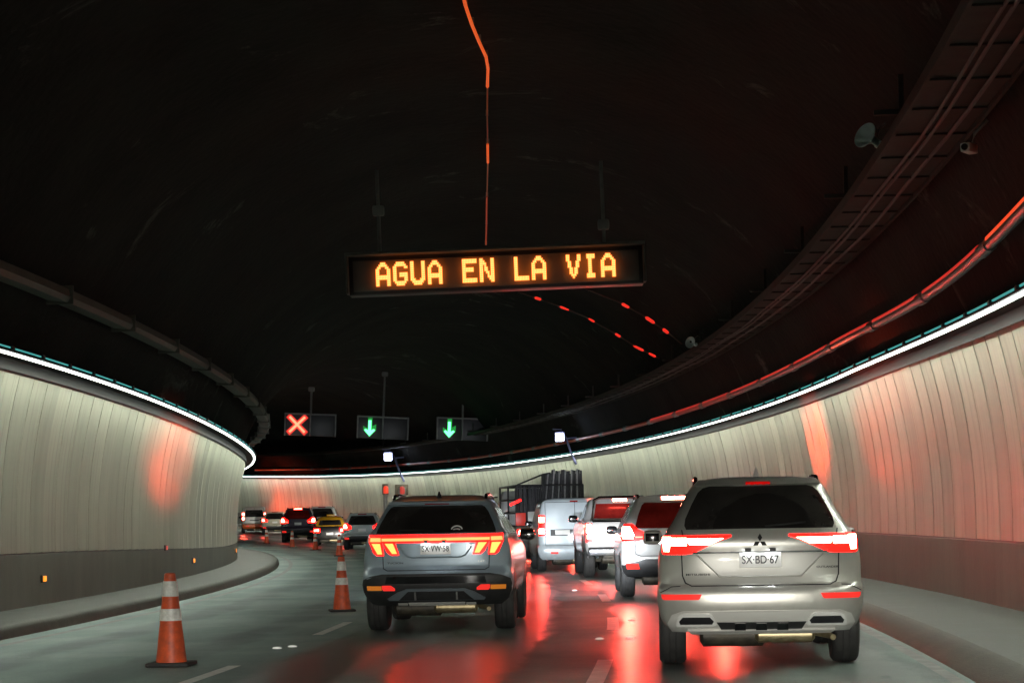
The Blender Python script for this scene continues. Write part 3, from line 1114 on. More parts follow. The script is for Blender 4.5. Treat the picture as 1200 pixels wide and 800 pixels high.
# ------------------------------------------------------------------ vehicles
def red_patch_spot(frm, to, angle, energy, seed=0.0):
    """added red spot that throws a blotchy patch on a wall: frm and to are world points"""
    l = bpy.data.lights.new('wall_patch_spot', 'SPOT')
    l.energy = energy
    l.spot_size = R(angle)
    l.spot_blend = 1.0
    l.shadow_soft_size = .12
    l.color = (1.0, .085, .03)
    l.use_nodes = True
    N, L = l.node_tree.nodes, l.node_tree.links
    e = next(n for n in N if n.type == 'EMISSION')
    tc = N.new('ShaderNodeTexCoord')
    no = N.new('ShaderNodeTexNoise')
    no.noise_dimensions = '4D'
    no.inputs['W'].default_value = seed
    no.inputs['Scale'].default_value = 150 / angle
    no.inputs['Detail'].default_value = 5
    no.inputs['Roughness'].default_value = .6
    L.new(tc.outputs['Normal'], no.inputs['Vector'])
    mr = N.new('ShaderNodeMapRange')
    mr.interpolation_type = 'SMOOTHSTEP'
    mr.inputs['From Min'].default_value = .32
    mr.inputs['From Max'].default_value = .68
    mr.inputs['To Min'].default_value = .12
    mr.inputs['To Max'].default_value = 1.5
    L.new(no.outputs['Fac'], mr.inputs['Value'])
    L.new(mr.outputs[0], e.inputs['Strength'])
    o = bpy.data.objects.new('wall_patch_spot', l)
    COL.objects.link(o)
    o.location = frm
    o.rotation_euler = (Vector(to) - Vector(frm)).to_track_quat('-Z', 'Y').to_euler()
    return o
class Shell:
    def __init__(self, levels, dr=.34, n=3.2, df=.45):
        self.lv = sorted(levels)
        self.dr, self.n, self.df = dr, n, df
        zs = [l[0] for l in self.lv]
        self.zs = zs
        self.cols = [[l[k] for l in self.lv] for k in (1, 2, 3)]
        self.m = []
        for c in self.cols:           # monotone cubic tangents
            d = [(c[i + 1] - c[i]) / (zs[i + 1] - zs[i]) for i in range(len(zs) - 1)]
            m = [d[0]] + [0 if d[i - 1] * d[i] <= 0 else 2 * d[i - 1] * d[i] / (d[i - 1] + d[i]) for i in range(1, len(d))] + [d[-1]]
            self.m.append(m)
    def at(self, z):
        zs = self.zs
        z = max(zs[0], min(zs[-1], z))
        i = 0
        while i < len(zs) - 2 and z > zs[i + 1]: i += 1
        h = zs[i + 1] - zs[i]
        t = (z - zs[i]) / h
        out = []
        for c, m in zip(self.cols, self.m):
            out.append((2 * t**3 - 3 * t * t + 1) * c[i] + (t**3 - 2 * t * t + t) * h * m[i] + (-2 * t**3 + 3 * t * t) * c[i + 1] + (t**3 - t * t) * h * m[i + 1])
        return out
    def rear(self, x, z):
        w, yr, yf = self.at(z)
        t = min(abs(x) / w, 1.0)
        return Vector((x if abs(x) <= w else math.copysign(w, x), yr + self.dr * (1 - max(0, 1 - t**self.n) ** (1 / self.n)), z))
    def rear_n(self, x, z):
        e = .004
        w = self.at(z)[0]
        x = max(-w * .985, min(w * .985, x))
        a = self.rear(x + e, z) - self.rear(x - e, z)
        b = self.rear(x, z + e) - self.rear(x, z - e)
        return a.cross(b).normalized()        # towards -y
    def side(self, sg_, y, z):
        w, yr, yf = self.at(z)
        x = w
        if y < yr + self.dr:
            v = 1 - max(0, (y - yr)) / self.dr
            x = w * max(0, 1 - v**self.n) ** (1 / self.n)
        if y > yf - self.df:
            v = 1 - max(0, (yf - y)) / self.df
            x = w * max(0, 1 - v**3) ** (1 / 3)
        return Vector((sg_ * x, y, z))
    def build(self, name, m, parent, sub=4):
        bm = bmesh.new()
        zl = []
        for a, b in zip(self.zs, self.zs[1:]):
            k = max(1, min(sub, round((b - a) / .035)))
            zl += [a + (b - a) * i / k for i in range(k)]
        zl.append(self.zs[-1])
        rings = []
        for z in zl:
            w, yr, yf = self.at(z)
            ring = []
            K = 22
            for i in range(K + 1):
                x = -w * math.cos(math.pi * i / K)
                ring.append(self.rear(x, z))
            y0, y1 = yr + self.dr, yf - self.df
            for i in range(1, 6): ring.append(Vector((w, y0 + (y1 - y0) * i / 6, z)))
            for i in range(13):
                x = w * math.cos(math.pi * i / 12)
                t = abs(x) / w
                ring.append(Vector((x, yf - self.df * (1 - max(0, 1 - t**3) ** (1 / 3)), z)))
            for i in range(5, 0, -1): ring.append(Vector((-w, y0 + (y1 - y0) * i / 6, z)))
            rings.append([bm.verts.new(p) for p in ring])
        for a, b in zip(rings, rings[1:]):
            n = len(a)
            for k in range(n): bm.faces.new((a[k], a[(k + 1) % n], b[(k + 1) % n], b[k]))
        bm.faces.new(rings[0])
        bm.faces.new(rings[-1])
        return mesh(name, bm, m, parent, angle=42)
    def patch(self, name, rows, m, parent, off=.006, deep=.012, step=.035, cols=None, sub=True, label=None):
        """rows: (z, xa, xb) on the rear face"""
        rows = sorted(rows)
        rr = []
        for a, b in zip(rows, rows[1:]):
            k = max(1, round((b[0] - a[0]) / step)) if sub else 1
            for i in range(k):
                t = i / k
                rr.append(tuple(a[j] + (b[j] - a[j]) * t for j in range(3)))
        rr.append(rows[-1])
        span = max(abs(r[2] - r[1]) for r in rr)
        nc = cols or max(2, min(26, round(span / .06)))
        bm = bmesh.new()
        F, B = [], []
        for z, xa, xb in rr:
            f, b = [], []
            for i in range(nc + 1):
                x = xa + (xb - xa) * i / nc
                p, n = self.rear(x, z), self.rear_n(x, z)
                f.append(bm.verts.new(p + n * off))
                b.append(bm.verts.new(p + n * (off - deep)))
            F.append(f)
            B.append(b)
        for i in range(len(F) - 1):
            for k in range(nc):
                bm.faces.new((F[i][k], F[i][k + 1], F[i + 1][k + 1], F[i + 1][k]))
            bm.faces.new((F[i][0], F[i + 1][0], B[i + 1][0], B[i][0]))
            bm.faces.new((F[i][nc], F[i + 1][nc], B[i + 1][nc], B[i][nc]))
        for k in range(nc):
            bm.faces.new((F[0][k], F[0][k + 1], B[0][k + 1], B[0][k]))
            bm.faces.new((F[-1][k], F[-1][k + 1], B[-1][k + 1], B[-1][k]))
        bmesh.ops.remove_doubles(bm, verts=bm.verts, dist=1e-5)
        return mesh(name, bm, m, parent, angle=40, label=label)
    def mpatch(self, name, rows, m, parent, **k):
        """the same patch on both sides of the rear face"""
        self.patch(name, rows, m, parent, **k)
        self.patch(name, [(z, -b, -a) for z, a, b in rows], m, parent, **k)
    def side_patch(self, name, sg_, rows, m, parent, off=.004):
        bm = bmesh.new()
        F = []
        rows = sorted(rows)
        for z, ya, yb in rows:
            F.append([bm.verts.new(self.side(sg_, ya + (yb - ya) * i / 8, z) + Vector((sg_ * off, 0, 0))) for i in range(9)])
        for a, b in zip(F, F[1:]):
            for k in range(8): bm.faces.new((a[k], a[k + 1], b[k + 1], b[k]))
        r = bmesh.ops.extrude_face_region(bm, geom=list(bm.faces))
        for v in r['geom']:
            if isinstance(v, bmesh.types.BMVert): v.co.x -= sg_ * .02
        return mesh(name, bm, m, parent, angle=40)
    def line(self, name, pts, m, parent, r=.006):
        bm = bmesh.new()
        full = []
        for a, b in zip(pts, pts[1:]):
            k = max(1, round(math.hypot(a[0] - b[0], a[1] - b[1]) / .04))
            full += [(a[0] + (b[0] - a[0]) * i / k, a[1] + (b[1] - a[1]) * i / k) for i in range(k)]
        full.append(pts[-1])
        tube(bm, [self.rear(x, z) + self.rear_n(x, z) * .001 for x, z in full], r, 6)
        return mesh(name, bm, m, parent)

_wheel_cache = {}
def wheel(parent, x, y, r, w=.23, sgn=1):
    key = (r, w, sgn)
    t = bpy.data.objects.new('wheel', None)
    COL.objects.link(t)
    t.parent = parent
    t.location = (x, y, r)
    if key not in _wheel_cache:
        bm = bmesh.new()
        h = w / 2
        lathe(bm, [(r * .60, -h * .8), (r * .72, -h), (r * .9, -h), (r * .975, -h * .82), (r, -h * .5)] +
              [(r, -h * .28), (r * .972, -h * .26), (r * .972, -h * .20), (r, -h * .18), (r, h * .18), (r * .972, h * .20), (r * .972, h * .26), (r, h * .28)] +
              [(r, h * .5), (r * .975, h * .82), (r * .9, h), (r * .72, h), (r * .60, h * .8)], 36, 'X')
        a = mesh('tyre', bm, M['rubber'], t, angle=50)
        bm = bmesh.new()
        lathe(bm, [(.0, sgn * h * .55), (.06, sgn * h * .6), (.075, sgn * h * .5), (r * .3, sgn * h * .3)], 20, 'X')
        for k in range(5):
            an = 2 * math.pi * k / 5
            box(bm, (sgn * h * .42, math.cos(an) * r * .34, math.sin(an) * r * .34), (.03, .07, r * .58), Matrix.Rotation(an - math.pi / 2, 3, 'X'))
        lathe(bm, [(r * .58, sgn * h * .7), (r * .62, sgn * h * .78), (r * .60, sgn * h * .5), (r * .57, -sgn * h * .6)], 30, 'X')
        b = mesh('rim', bm, M['alloy'], t)
        _wheel_cache[key] = (a.data, b.data)
    else:
        a, b = _wheel_cache[key]
        share('tyre', a, t)
        share('rim', b, t)
    return t
def wheels(parent, xw, ys, r, w=.23):
    for y in ys:
        for s_ in (-1, 1): wheel(parent, s_ * xw, y, r, w, s_)
def underbody(parent, w, y0, y1, z, r):
    bm = bmesh.new()
    box(bm, (0, (y0 + y1) / 2 + .12, z + .06), (w * 1.2, y1 - y0 - .2, .08), bev=.02)
    tube(bm, [(-w * .8, y0 + .75, r), (w * .8, y0 + .75, r)], .045, 8)
    lathe(bm, [(.05, -.30), (.10, -.27), (.10, .27), (.05, .30)], 16, 'X', (-.25, y0 + .32, z - .01))
    tube(bm, [(.05, y0 + .32, z - .02), (.3, y0 + .6, z - .0), (.35, y0 + 2, z)], .03, 8)
    for sx in (-1, 1):
        tube(bm, [(sx * w * .62, y0 + .75, r), (sx * w * .6, y0 + .80, r + .35)], .05, 8)
        box(bm, (sx * w * .55, y0 + .75, r - .03), (.09, .5, .05), bev=.01)
    mesh('underbody', bm, M['under'], parent)
    bm = bmesh.new()
    lathe(bm, [(.04, -.27), (.075, -.24), (.075, .24), (.04, .27)], 16, 'X', (.22, y0 + .22, z + .0))
    tube(bm, [(.5, y0 + .24, z + .01), (.62, y0 + .1, z - .01), (.64, y0 + .02, z - .02)], .028, 8)
    mesh('exhaust', bm, M['exhaust'], parent)
M['exhaust'] = grained('tarnished exhaust', (.24, .19, .10), (.50, .42, .26), 9, (.3, .5), metal=.8)
M['under'] = grained('grimy chassis steel', (.02, .018, .014), (.075, .065, .045), 11, (.4, .7), metal=.4)
def mirrors(parent, x, y, z, m, w=.20, h=.15):
    for s_ in (-1, 1):
        bm = bmesh.new()
        box(bm, (s_ * (x + w / 2), y, z), (w, .14, h), bev=.06)
        box(bm, (s_ * (x - .02), y, z - h * .3), (.12, .06, .04))
        o = mesh('wing_mirror', bm, m, parent)
        bm = bmesh.new()
        box(bm, (s_ * (x + w / 2), y - .069, z), (w * .70, .006, h * .55), bev=.002)
        mesh('mirror_glass', bm, M['gloss'], o)
def plate(parent, shell, x, z, txt, w=.37, h=.135, text=True, out=.02):
    p = shell.rear(x, z)
    lo, hi = shell.rear(x, z - h / 2).y, shell.rear(x, z + h / 2).y
    y = min(lo, hi) - out
    bm = bmesh.new()
    box(bm, (x, y, z), (w, .012, h), bev=.004)
    o = mesh('licence_plate', bm, M['plate'], parent)
    if text:
        for lx in (-.11, .11):
            bm = bmesh.new()
            box(bm, (x + lx, y - .05, z + h / 2 + .026), (.035, .018, .010), bev=.002)
            pl_ = mesh('plate_lamp', bm, M['platelamp'], parent)
            bm = bmesh.new()
            box(bm, (x + lx, y - .066, z + h / 2 + .025), (.055, .008, .028), bev=.002)
            box(bm, (x + lx, y - .03, z + h / 2 + .036), (.055, .07, .008))
            mesh('visor', bm, M['plastic'], pl_)
        lettering(txt, w * .88, h * .56, (x, y - .0085, z + .004), o, M['ink'])
    return y
def high_lamp(parent, shell, z, w, m, h=.022):
    shell.patch('high_brake_light', [(z - h, -w, w), (z + h, -w * .95, w * .95)], m, parent, off=.012, deep=.03, cols=6)
def headlights(parent, yf, w, z, energy, size=.08, aim=-2.0, color=(1, .95, .86)):
    for s_ in (-1, 1):
        bm = bmesh.new()
        lathe(bm, [(.0, .02), (.07, .012), (.09, -.02), (.085, -.06)], 16, 'Y', (s_ * w, yf, z))
        h = mesh('headlight', bm, M['headlamp'], parent)
        l = bpy.data.lights.new('headlight_beam', 'SPOT')
        l.energy = energy
        l.spot_size = R(34)
        l.spot_blend = 1.0
        l.shadow_soft_size = size
        l.color = color
        o = bpy.data.objects.new('headlight_beam', l)
        COL.objects.link(o)
        o.parent = h
        o.location = (s_ * w, yf + .12, z)
        o.rotation_euler = (R(90 + aim), 0, 0)
        o.scale = (1.7, .62, 1)
def arches(parent, shell, ys, r, m):
    R2 = r + .07
    for y in ys:
        for s_ in (-1, 1):
            rows = []
            for i in range(9):
                a = R(88 * i / 8)
                z = r + R2 * math.sin(a)
                c = max(.02, R2 * math.cos(a))
                rows.append((z, y - c, y + c))
            rows.insert(0, (max(shell.zs[0], .30), y - R2, y + R2))
            shell.side_patch('wheel_arch', s_, rows, m, parent, .003)
def sidewin(parent, shell, z0, z1, y0, y1, lean=.25, n=2):
    for s_ in (-1, 1):
        L_ = (y1 - y0) / n
        for k in range(n):
            a, b = y0 + L_ * k + .02, y0 + L_ * (k + 1) - .03
            la = lean if k == 0 else 0
            lb = -lean * 2 if k == n - 1 else 0
            rows = [(z0 + (z1 - z0) * i / 6, a + la * i / 6, b + lb * i / 6) for i in range(7)]
            shell.side_patch('side_window', s_, rows, M['glass'], parent, .005)
def rails(parent, x, z, y0, y1):
    for s_ in (-1, 1):
        bm = bmesh.new()
        tube(bm, [(s_ * x, y0, z - .03), (s_ * x, y0 + .08, z + .025), (s_ * x, (y0 + y1) / 2, z + .04), (s_ * x, y1 - .1, z + .02), (s_ * x, y1, z - .04)], .02, 8)
        mesh('roof_rail', bm, M['gloss'], parent)
def fin(parent, y, z, m, h=.075):
    bm = bmesh.new()
    a = [(-.03, y, z), (.03, y, z), (.03, y + .2, z), (-.03, y + .2, z)]
    va = [bm.verts.new(p) for p in a]
    vb = [bm.verts.new(p) for p in ((-.008, y + .0, z + h), (.008, y + .0, z + h), (.006, y + .06, z + h * .8), (-.006, y + .06, z + h * .8))]
    for k in range(4): bm.faces.new((va[k], va[(k + 1) % 4], vb[(k + 1) % 4], vb[k]))
    bm.faces.new(vb)
    mesh('antenna', bm, m, parent)
def wiper(parent, shell, x0, z0, x1, z1):
    shell.line('wiper', [(x0, z0), (x1, z1)], M['plastic'], parent, .012)

# ---- the silver car ahead
def silver_suv():
    Y = 18.35
    t = thing('suv', 'champagne silver estate car close ahead on the wet lane, plate SX BD 67', 'car', pix(890.5, Y), heading(Y))
    P = paint('champagne paint', (.60, .59, .54), .45, .27)
    S = Shell([(.335, .82, .17, 4.40), (.40, .88, .07, 4.52), (.50, .915, .025, 4.6), (.62, .93, .0, 4.64), (.70, .932, .0, 4.66), (.745, .93, .02, 4.66), (.775, .925, .085, 4.66), (.90, .925, .11, 4.62),
               (1.02, .918, .115, 4.5), (1.08, .905, .105, 4.1), (1.14, .885, .10, 3.6), (1.22, .855, .12, 3.35), (1.28, .815, .165, 3.2), (1.36, .765, .22, 3.0),
               (1.48, .70, .30, 2.8), (1.60, .645, .375, 2.55), (1.665, .60, .40, 2.4), (1.70, .55, .43, 2.2), (1.728, .46, .50, 2.0), (1.742, .34, .65, 1.8)], dr=.36, n=3.4)
    S.build('body', P, t)
    # glass, tapering up
    S.patch('rear_window', [(1.265, -.66, .66), (1.30, -.675, .675), (1.36, -.665, .665), (1.5, -.60, .60), (1.6, -.545, .545), (1.64, -.50, .50), (1.655, -.44, .44)], M['glass'], t, off=.004)
    S.patch('spoiler', [(1.655, -.56, .56), (1.69, -.52, .52)], P, t, off=.035, deep=.06)
    S.patch('high_brake_light', [(1.655, -.11, .11), (1.672, -.11, .11)], M['lensedge'], t, off=.04, deep=.02, cols=4)
    wiper(t, S, .05, 1.285, .42, 1.315)
    # T shaped tail lights
    lens = [(1.045, .665, .86), (1.055, .60, .87), (1.10, .50, .875), (1.145, .40, .875), (1.165, .36, .875), (1.185, .29, .87), (1.20, .255, .865), (1.21, .26, .845)]
    for s_ in (-1, 1):
        rows = [(z, *(sorted((s_ * a, s_ * b)))) for z, a, b in lens]
        o = S.patch('tail_light', rows, M['lens'], t, off=.012, deep=.02, step=.02, cols=14)
        core = [(1.125, .655, .80), (1.15, .655, .845), (1.175, .66, .86)]
        S.patch('brake_lamp', [(z, *(sorted((s_ * a, s_ * b)))) for z, a, b in ((1.122, .655, .80), (1.186, .655, .80))], M['brakewide'], o, off=.018, deep=.012, step=.03, cols=4)
        S.patch('brake_lamp', [(z, *(sorted((s_ * a, s_ * b)))) for z, a, b in ((1.07, .81, .855), (1.195, .79, .862))], M['brakewide'], o, off=.018, deep=.012, step=.02, cols=3)
        S.patch('tail_lamp', [(z, *(sorted((s_ * a, s_ * b)))) for z, a, b in ((1.128, .45, .63), (1.15, .40, .645), (1.180, .325, .645))], M['brakewide'], o, off=.018, deep=.012, step=.015, cols=6)
        S.patch('reflector', [(z, *(sorted((s_ * a, s_ * b)))) for z, a, b in ((.635, .56, .87), (.65, .545, .885), (.685, .53, .89))], M['reflredL'] if s_ < 0 else M['reflred'], t, off=.008, step=.02, cols=8)
    # bright strip, plate well, plate
    S.patch('chrome_strip', [(1.052, -.60, .60), (1.066, -.61, .61)], M['chrome'], t, off=.016, deep=.03, cols=14)
    S.patch('plate_recess', [(.835, -.36, .36), (.87, -.40, .40), (1.045, -.575, .575)], paint('champagne with painted shade', (.46, .455, .425), .45, .36), t, off=.002, deep=.004)  # recess shade put into a darker champagne
    for s_ in (-1, 1):
        S.line('crease', [(s_ * .36, .835), (s_ * .575, 1.045)], P, t, .008)
    S.line('crease', [(-.36, .835), (.36, .835)], P, t, .008)
    y = plate(t, S, .0, .985, 'SX·BD·67', .375, .135)
    # emblem: three diamonds
    bm = bmesh.new()
    for a in (90, 210, 330):
        d = Vector((math.cos(R(a)), math.sin(R(a))))
        n = Vector((-d.y, d.x))
        q = [Vector((0, 0)), d * .036 + n * .021, d * .072, d * .036 - n * .021]
        yb = S.rear(0, 1.165).y
        prism(bm, [(v.x, 1.15 + v.y) for v in q], yb - .016, yb + .01)
    mesh('emblem', bm, M['chromedark'], t, smooth=False)
    lettering('MITSUBISHI', .22, .019, (-.56, S.rear(-.56, .86).y - .005, .86), t, M['ink'])
    lettering('OUTLANDER', .20, .019, (.60, S.rear(.60, .915).y - .005, .915), t, M['ink'])
    for o in t.children:
        if o.name.startswith('lettering'):
            o.rotation_euler.z = R(11) if o.location.x > 0 else R(-11)
            o.location.y -= .012
    # tailgate shut line
    S.line('tailgate_seam', [(-.705, 1.04), (-.70, .85), (-.675, .785), (-.62, .757), (.62, .757), (.675, .785), (.70, .85), (.705, 1.04)], M['ink'], t, .0065)
    for s_ in (-1, 1):
        S.line('pillar_seam', [(s_ * .69, 1.215), (s_ * .70, 1.26)], M['ink'], t, .006)
    S.line('bumper_seam', [(-.90, .70), (-.80, .752), (-.72, .757)], M['ink'], t, .004)
    S.line('bumper_seam', [(.90, .70), (.80, .752), (.72, .757)], M['ink'], t, .004)
    # skid plate with mock outlets
    S.patch('valance', [(.345, -.80, .80), (.42, -.84, .84), (.50, -.80, .80), (.535, -.70, .70)], M['silvertrim'], t, off=.010, deep=.03)
    for s_ in (-1, 1):
        S.patch('outlet_trim', [(z, *(sorted((s_ * a, s_ * b)))) for z, a, b in ((.405, .42, .74), (.425, .40, .76), (.495, .44, .73), (.515, .47, .69))], M['silverbright'], t, off=.024, deep=.02, step=.02, cols=8)
        S.patch('outlet', [(z, *(sorted((s_ * a, s_ * b)))) for z, a, b in ((.425, .44, .72), (.45, .425, .73), (.485, .46, .70))], M['ink'], t, off=.028, deep=.02, step=.02, cols=8)
    S.patch('grille', [(.375, -.36, .36), (.435, -.40, .40)], M['plastic'], t, off=.016, deep=.02)
    for x in (-.19, 0, .19):
        S.patch('grille_fin', [(.378, x - .05, x + .05), (.432, x - .045, x + .045)], M['gloss'], t, off=.03, deep=.03, cols=3)
    S.patch('sill_guard', [(.342, -.62, .62), (.372, -.66, .66)], M['silvertrim'], t, off=.03, deep=.05)
    wheels(t, .80, (.98, 3.68), .365, .25)
    arches(t, S, (.98, 3.68), .365, M['plastic'])
    underbody(t, .85, .1, 4.3, .30, .365)
    sidewin(t, S, 1.24, 1.60, .75, 3.0, .2, 3)
    mirrors(t, .90, 3.0, 1.17, P)
    rails(t, .56, 1.71, .75, 2.3)
    fin(t, .72, 1.735, M['silvertrim'], .09)
    headlights(t, 4.66, .68, .75, 160)
    return t, S
M['reflred'] = simple('red reflector', (.6, .02, .015), .2, ecol=(1, .04, .03), emit=.7)
M['reflredL'] = M['reflred']
M['chromedark'] = simple('dark emblem', (.012, .012, .012), .65, spec=.2)
silver, silverS = silver_suv()

# ---- the grey car with the full width light bar
def grey_suv():
    Y = 25.0
    t = thing('suv', 'blue grey car with a red light bar across its tailgate, plate SX VW 58', 'car', pix(509, Y), heading(Y))
    P = paint('blue grey paint', (.36, .45, .52), .3, .26)
    S = Shell([(.345, .80, .20, 4.3), (.42, .87, .10, 4.42), (.52, .915, .035, 4.48), (.62, .93, .005, 4.5), (.70, .93, .0, 4.5), (.755, .925, .03, 4.5), (.80, .925, .075, 4.5), (.90, .922, .085, 4.46),
               (1.0, .912, .09, 4.3), (1.10, .89, .09, 3.7), (1.16, .875, .075, 3.4), (1.21, .85, .08, 3.25), (1.25, .82, .13, 3.1), (1.36, .765, .24, 2.9), (1.48, .70, .35, 2.65),
               (1.565, .655, .42, 2.45), (1.60, .635, .425, 2.4), (1.615, .62, .46, 2.35), (1.64, .60, .60, 2.3), (1.665, .56, .75, 2.2), (1.685, .50, .88, 2.1), (1.697, .40, 1.1, 1.9)], dr=.34, n=3.2)
    S.build('body', P, t)
    S.patch('rear_window', [(1.225, -.735, .735), (1.26, -.73, .73), (1.36, -.69, .69), (1.48, -.63, .63), (1.54, -.585, .585), (1.56, -.55, .55)], M['glass'], t, off=.004)
    S.patch('spoiler', [(1.565, -.60, .60), (1.598, -.585, .585)], P, t, off=.04, deep=.07)
    S.patch('high_brake_light', [(1.568, -.15, .15), (1.584, -.15, .15)], M['lensdim'], t, off=.046, deep=.02, cols=4)
    wiper(t, S, -.02, 1.245, -.45, 1.262)
    # light bar and slanted lamps
    bar_ = S.patch('light_bar', [(1.115, -.82, .82), (1.205, -.815, .815)], M['lens'], t, off=.014, deep=.03, cols=26)
    S.patch('bar_lamp', [(1.138, -.66, .66), (1.166, -.66, .66)], M['bar'], bar_, off=.019, deep=.012, cols=24)
    for s_ in (-1, 1):
        mm = lambda rows: [(z, *(sorted((s_ * a, s_ * b)))) for z, a, b in rows]
        S.patch('bar_lamp', mm([(1.132, .675, .81), (1.172, .675, .80)]), M['bar'], bar_, off=.019, deep=.012, cols=4)
        o = S.patch('tail_light', mm([(.955, .645, .725), (.99, .645, .765), (1.113, .66, .815)]), M['lens'], t, off=.013, deep=.02, cols=6)
        S.patch('tail_lamp', mm([(.972, .66, .715), (1.105, .685, .79)]), M['fang'], o, off=.018, deep=.012, cols=4)
        o = S.patch('tail_light', mm([(.96, .455, .545), (1.0, .465, .60), (1.113, .50, .648)]), M['lens'], t, off=.013, deep=.02, cols=6)
        S.patch('tail_lamp', mm([(.978, .475, .535), (1.105, .525, .625)]), M['fang'], o, off=.018, deep=.012, cols=4)
    S.patch('plate_recess', [(.945, -.30, .30), (.965, -.34, .34), (1.105, -.42, .42)], P, t, off=.001, deep=.003)
    S.line('crease', [(-.44, 1.06), (-.36, .95), (-.30, .93), (.30, .93), (.36, .95), (.44, 1.06)], P, t, .012)
    plate(t, S, .0, 1.032, 'SX·VW·58', .375, .135)
    lettering('TUCSON', .20, .022, (-.50, S.rear(-.5, .865).y - .014, .865), t, M['ink']).rotation_euler.z = R(-7)
    lettering('1.6T', .08, .022, (.56, S.rear(.56, .875).y - .016, .875), t, M['silvertrim']).rotation_euler.z = R(8)
    S.line('tailgate_seam', [(-.655, .955), (-.65, .80), (-.60, .772), (.60, .772), (.65, .80), (.655, .955)], M['ink'], t, .006)
    # black lower bumper
    S.patch('bumper', [(.35, -.79, .79), (.42, -.865, .865), (.52, -.905, .905), (.60, -.915, .915), (.66, -.90, .90), (.705, -.80, .80), (.725, -.66, .66)], M['plastic'], t, off=.012, deep=.03)
    S.patch('gloss_band', [(.615, -.62, .62), (.70, -.60, .60)], M['gloss'], t, off=.02, deep=.02)
    for s_ in (-1, 1):
        mm = lambda rows: [(z, *(sorted((s_ * a, s_ * b)))) for z, a, b in rows]
        S.patch('reflector', mm([(.535, .50, .64), (.56, .50, .66), (.595, .55, .66)]), M['reflred'], t, off=.022, deep=.015, cols=5)
        S.patch('turn_lamp', mm([(.54, .665, .84), (.59, .67, .845)]), M['lensamber'], t, off=.022, deep=.015, cols=5)
    S.patch('skid_plate', [(.42, -.58, .58), (.44, -.60, .60), (.515, -.47, .47), (.545, -.38, .38), (.555, -.36, .36)], simple('satin grey trim', (.20, .235, .26), .35, metal=.5), t, off=.026, deep=.03)
    S.patch('skid_recess', [(.425, -.46, .46), (.525, -.34, .34)], M['plastic'], t, off=.03, deep=.02)
    for x in (-.255, .255):
        S.patch('skid_fin', [(.43, x - .012, x + .012), (.52, x - .01, x + .01)], M['dull'], t, off=.036, deep=.03, cols=2)
    S.patch('sill_guard', [(.352, -.34, .34), (.385, -.35, .35)], M['silvertrim'], t, off=.02, deep=.04)
    S.mpatch('side_guard', [(.355, .36, .48), (.38, .36, .48)], M['silvertrim'], t, off=.016, deep=.04)
    # sticker on the glass
    bm = bmesh.new()
    p0 = S.rear(.26, 1.29)
    for k in range(12):
        a = R(15 + 150 * k / 11)
        x, z = .26 + .065 * math.cos(a), 1.262 + .045 * math.sin(a)
        q = S.rear(x, z)
        box(bm, (x, q.y - .006, z), (.016, .004, .020), Matrix.Rotation(R(-38), 3, 'X'))
        if 2 < k < 9: box(bm, (x, S.rear(x, z - .035).y - .006, z - .035), (.011, .004, .02), Matrix.Rotation(R(-38), 3, 'X'))
    mesh('sticker', bm, M['plate'], t)
    wheels(t, .80, (.92, 3.60), .36, .25)
    arches(t, S, (.92, 3.60), .36, M['plastic'])
    underbody(t, .84, .12, 4.1, .31, .36)
    sidewin(t, S, 1.20, 1.52, .75, 2.9, .2, 3)
    mirrors(t, .90, 2.75, 1.17, M['gloss'], .21, .16)
    rails(t, .58, 1.665, .8, 2.2)
    fin(t, .72, 1.665, M['gloss'])
    headlights(t, 4.48, .68, .78, 7500, aim=-1.0, color=(.86, .92, 1))
    return t, S
grey, greyS = grey_suv()

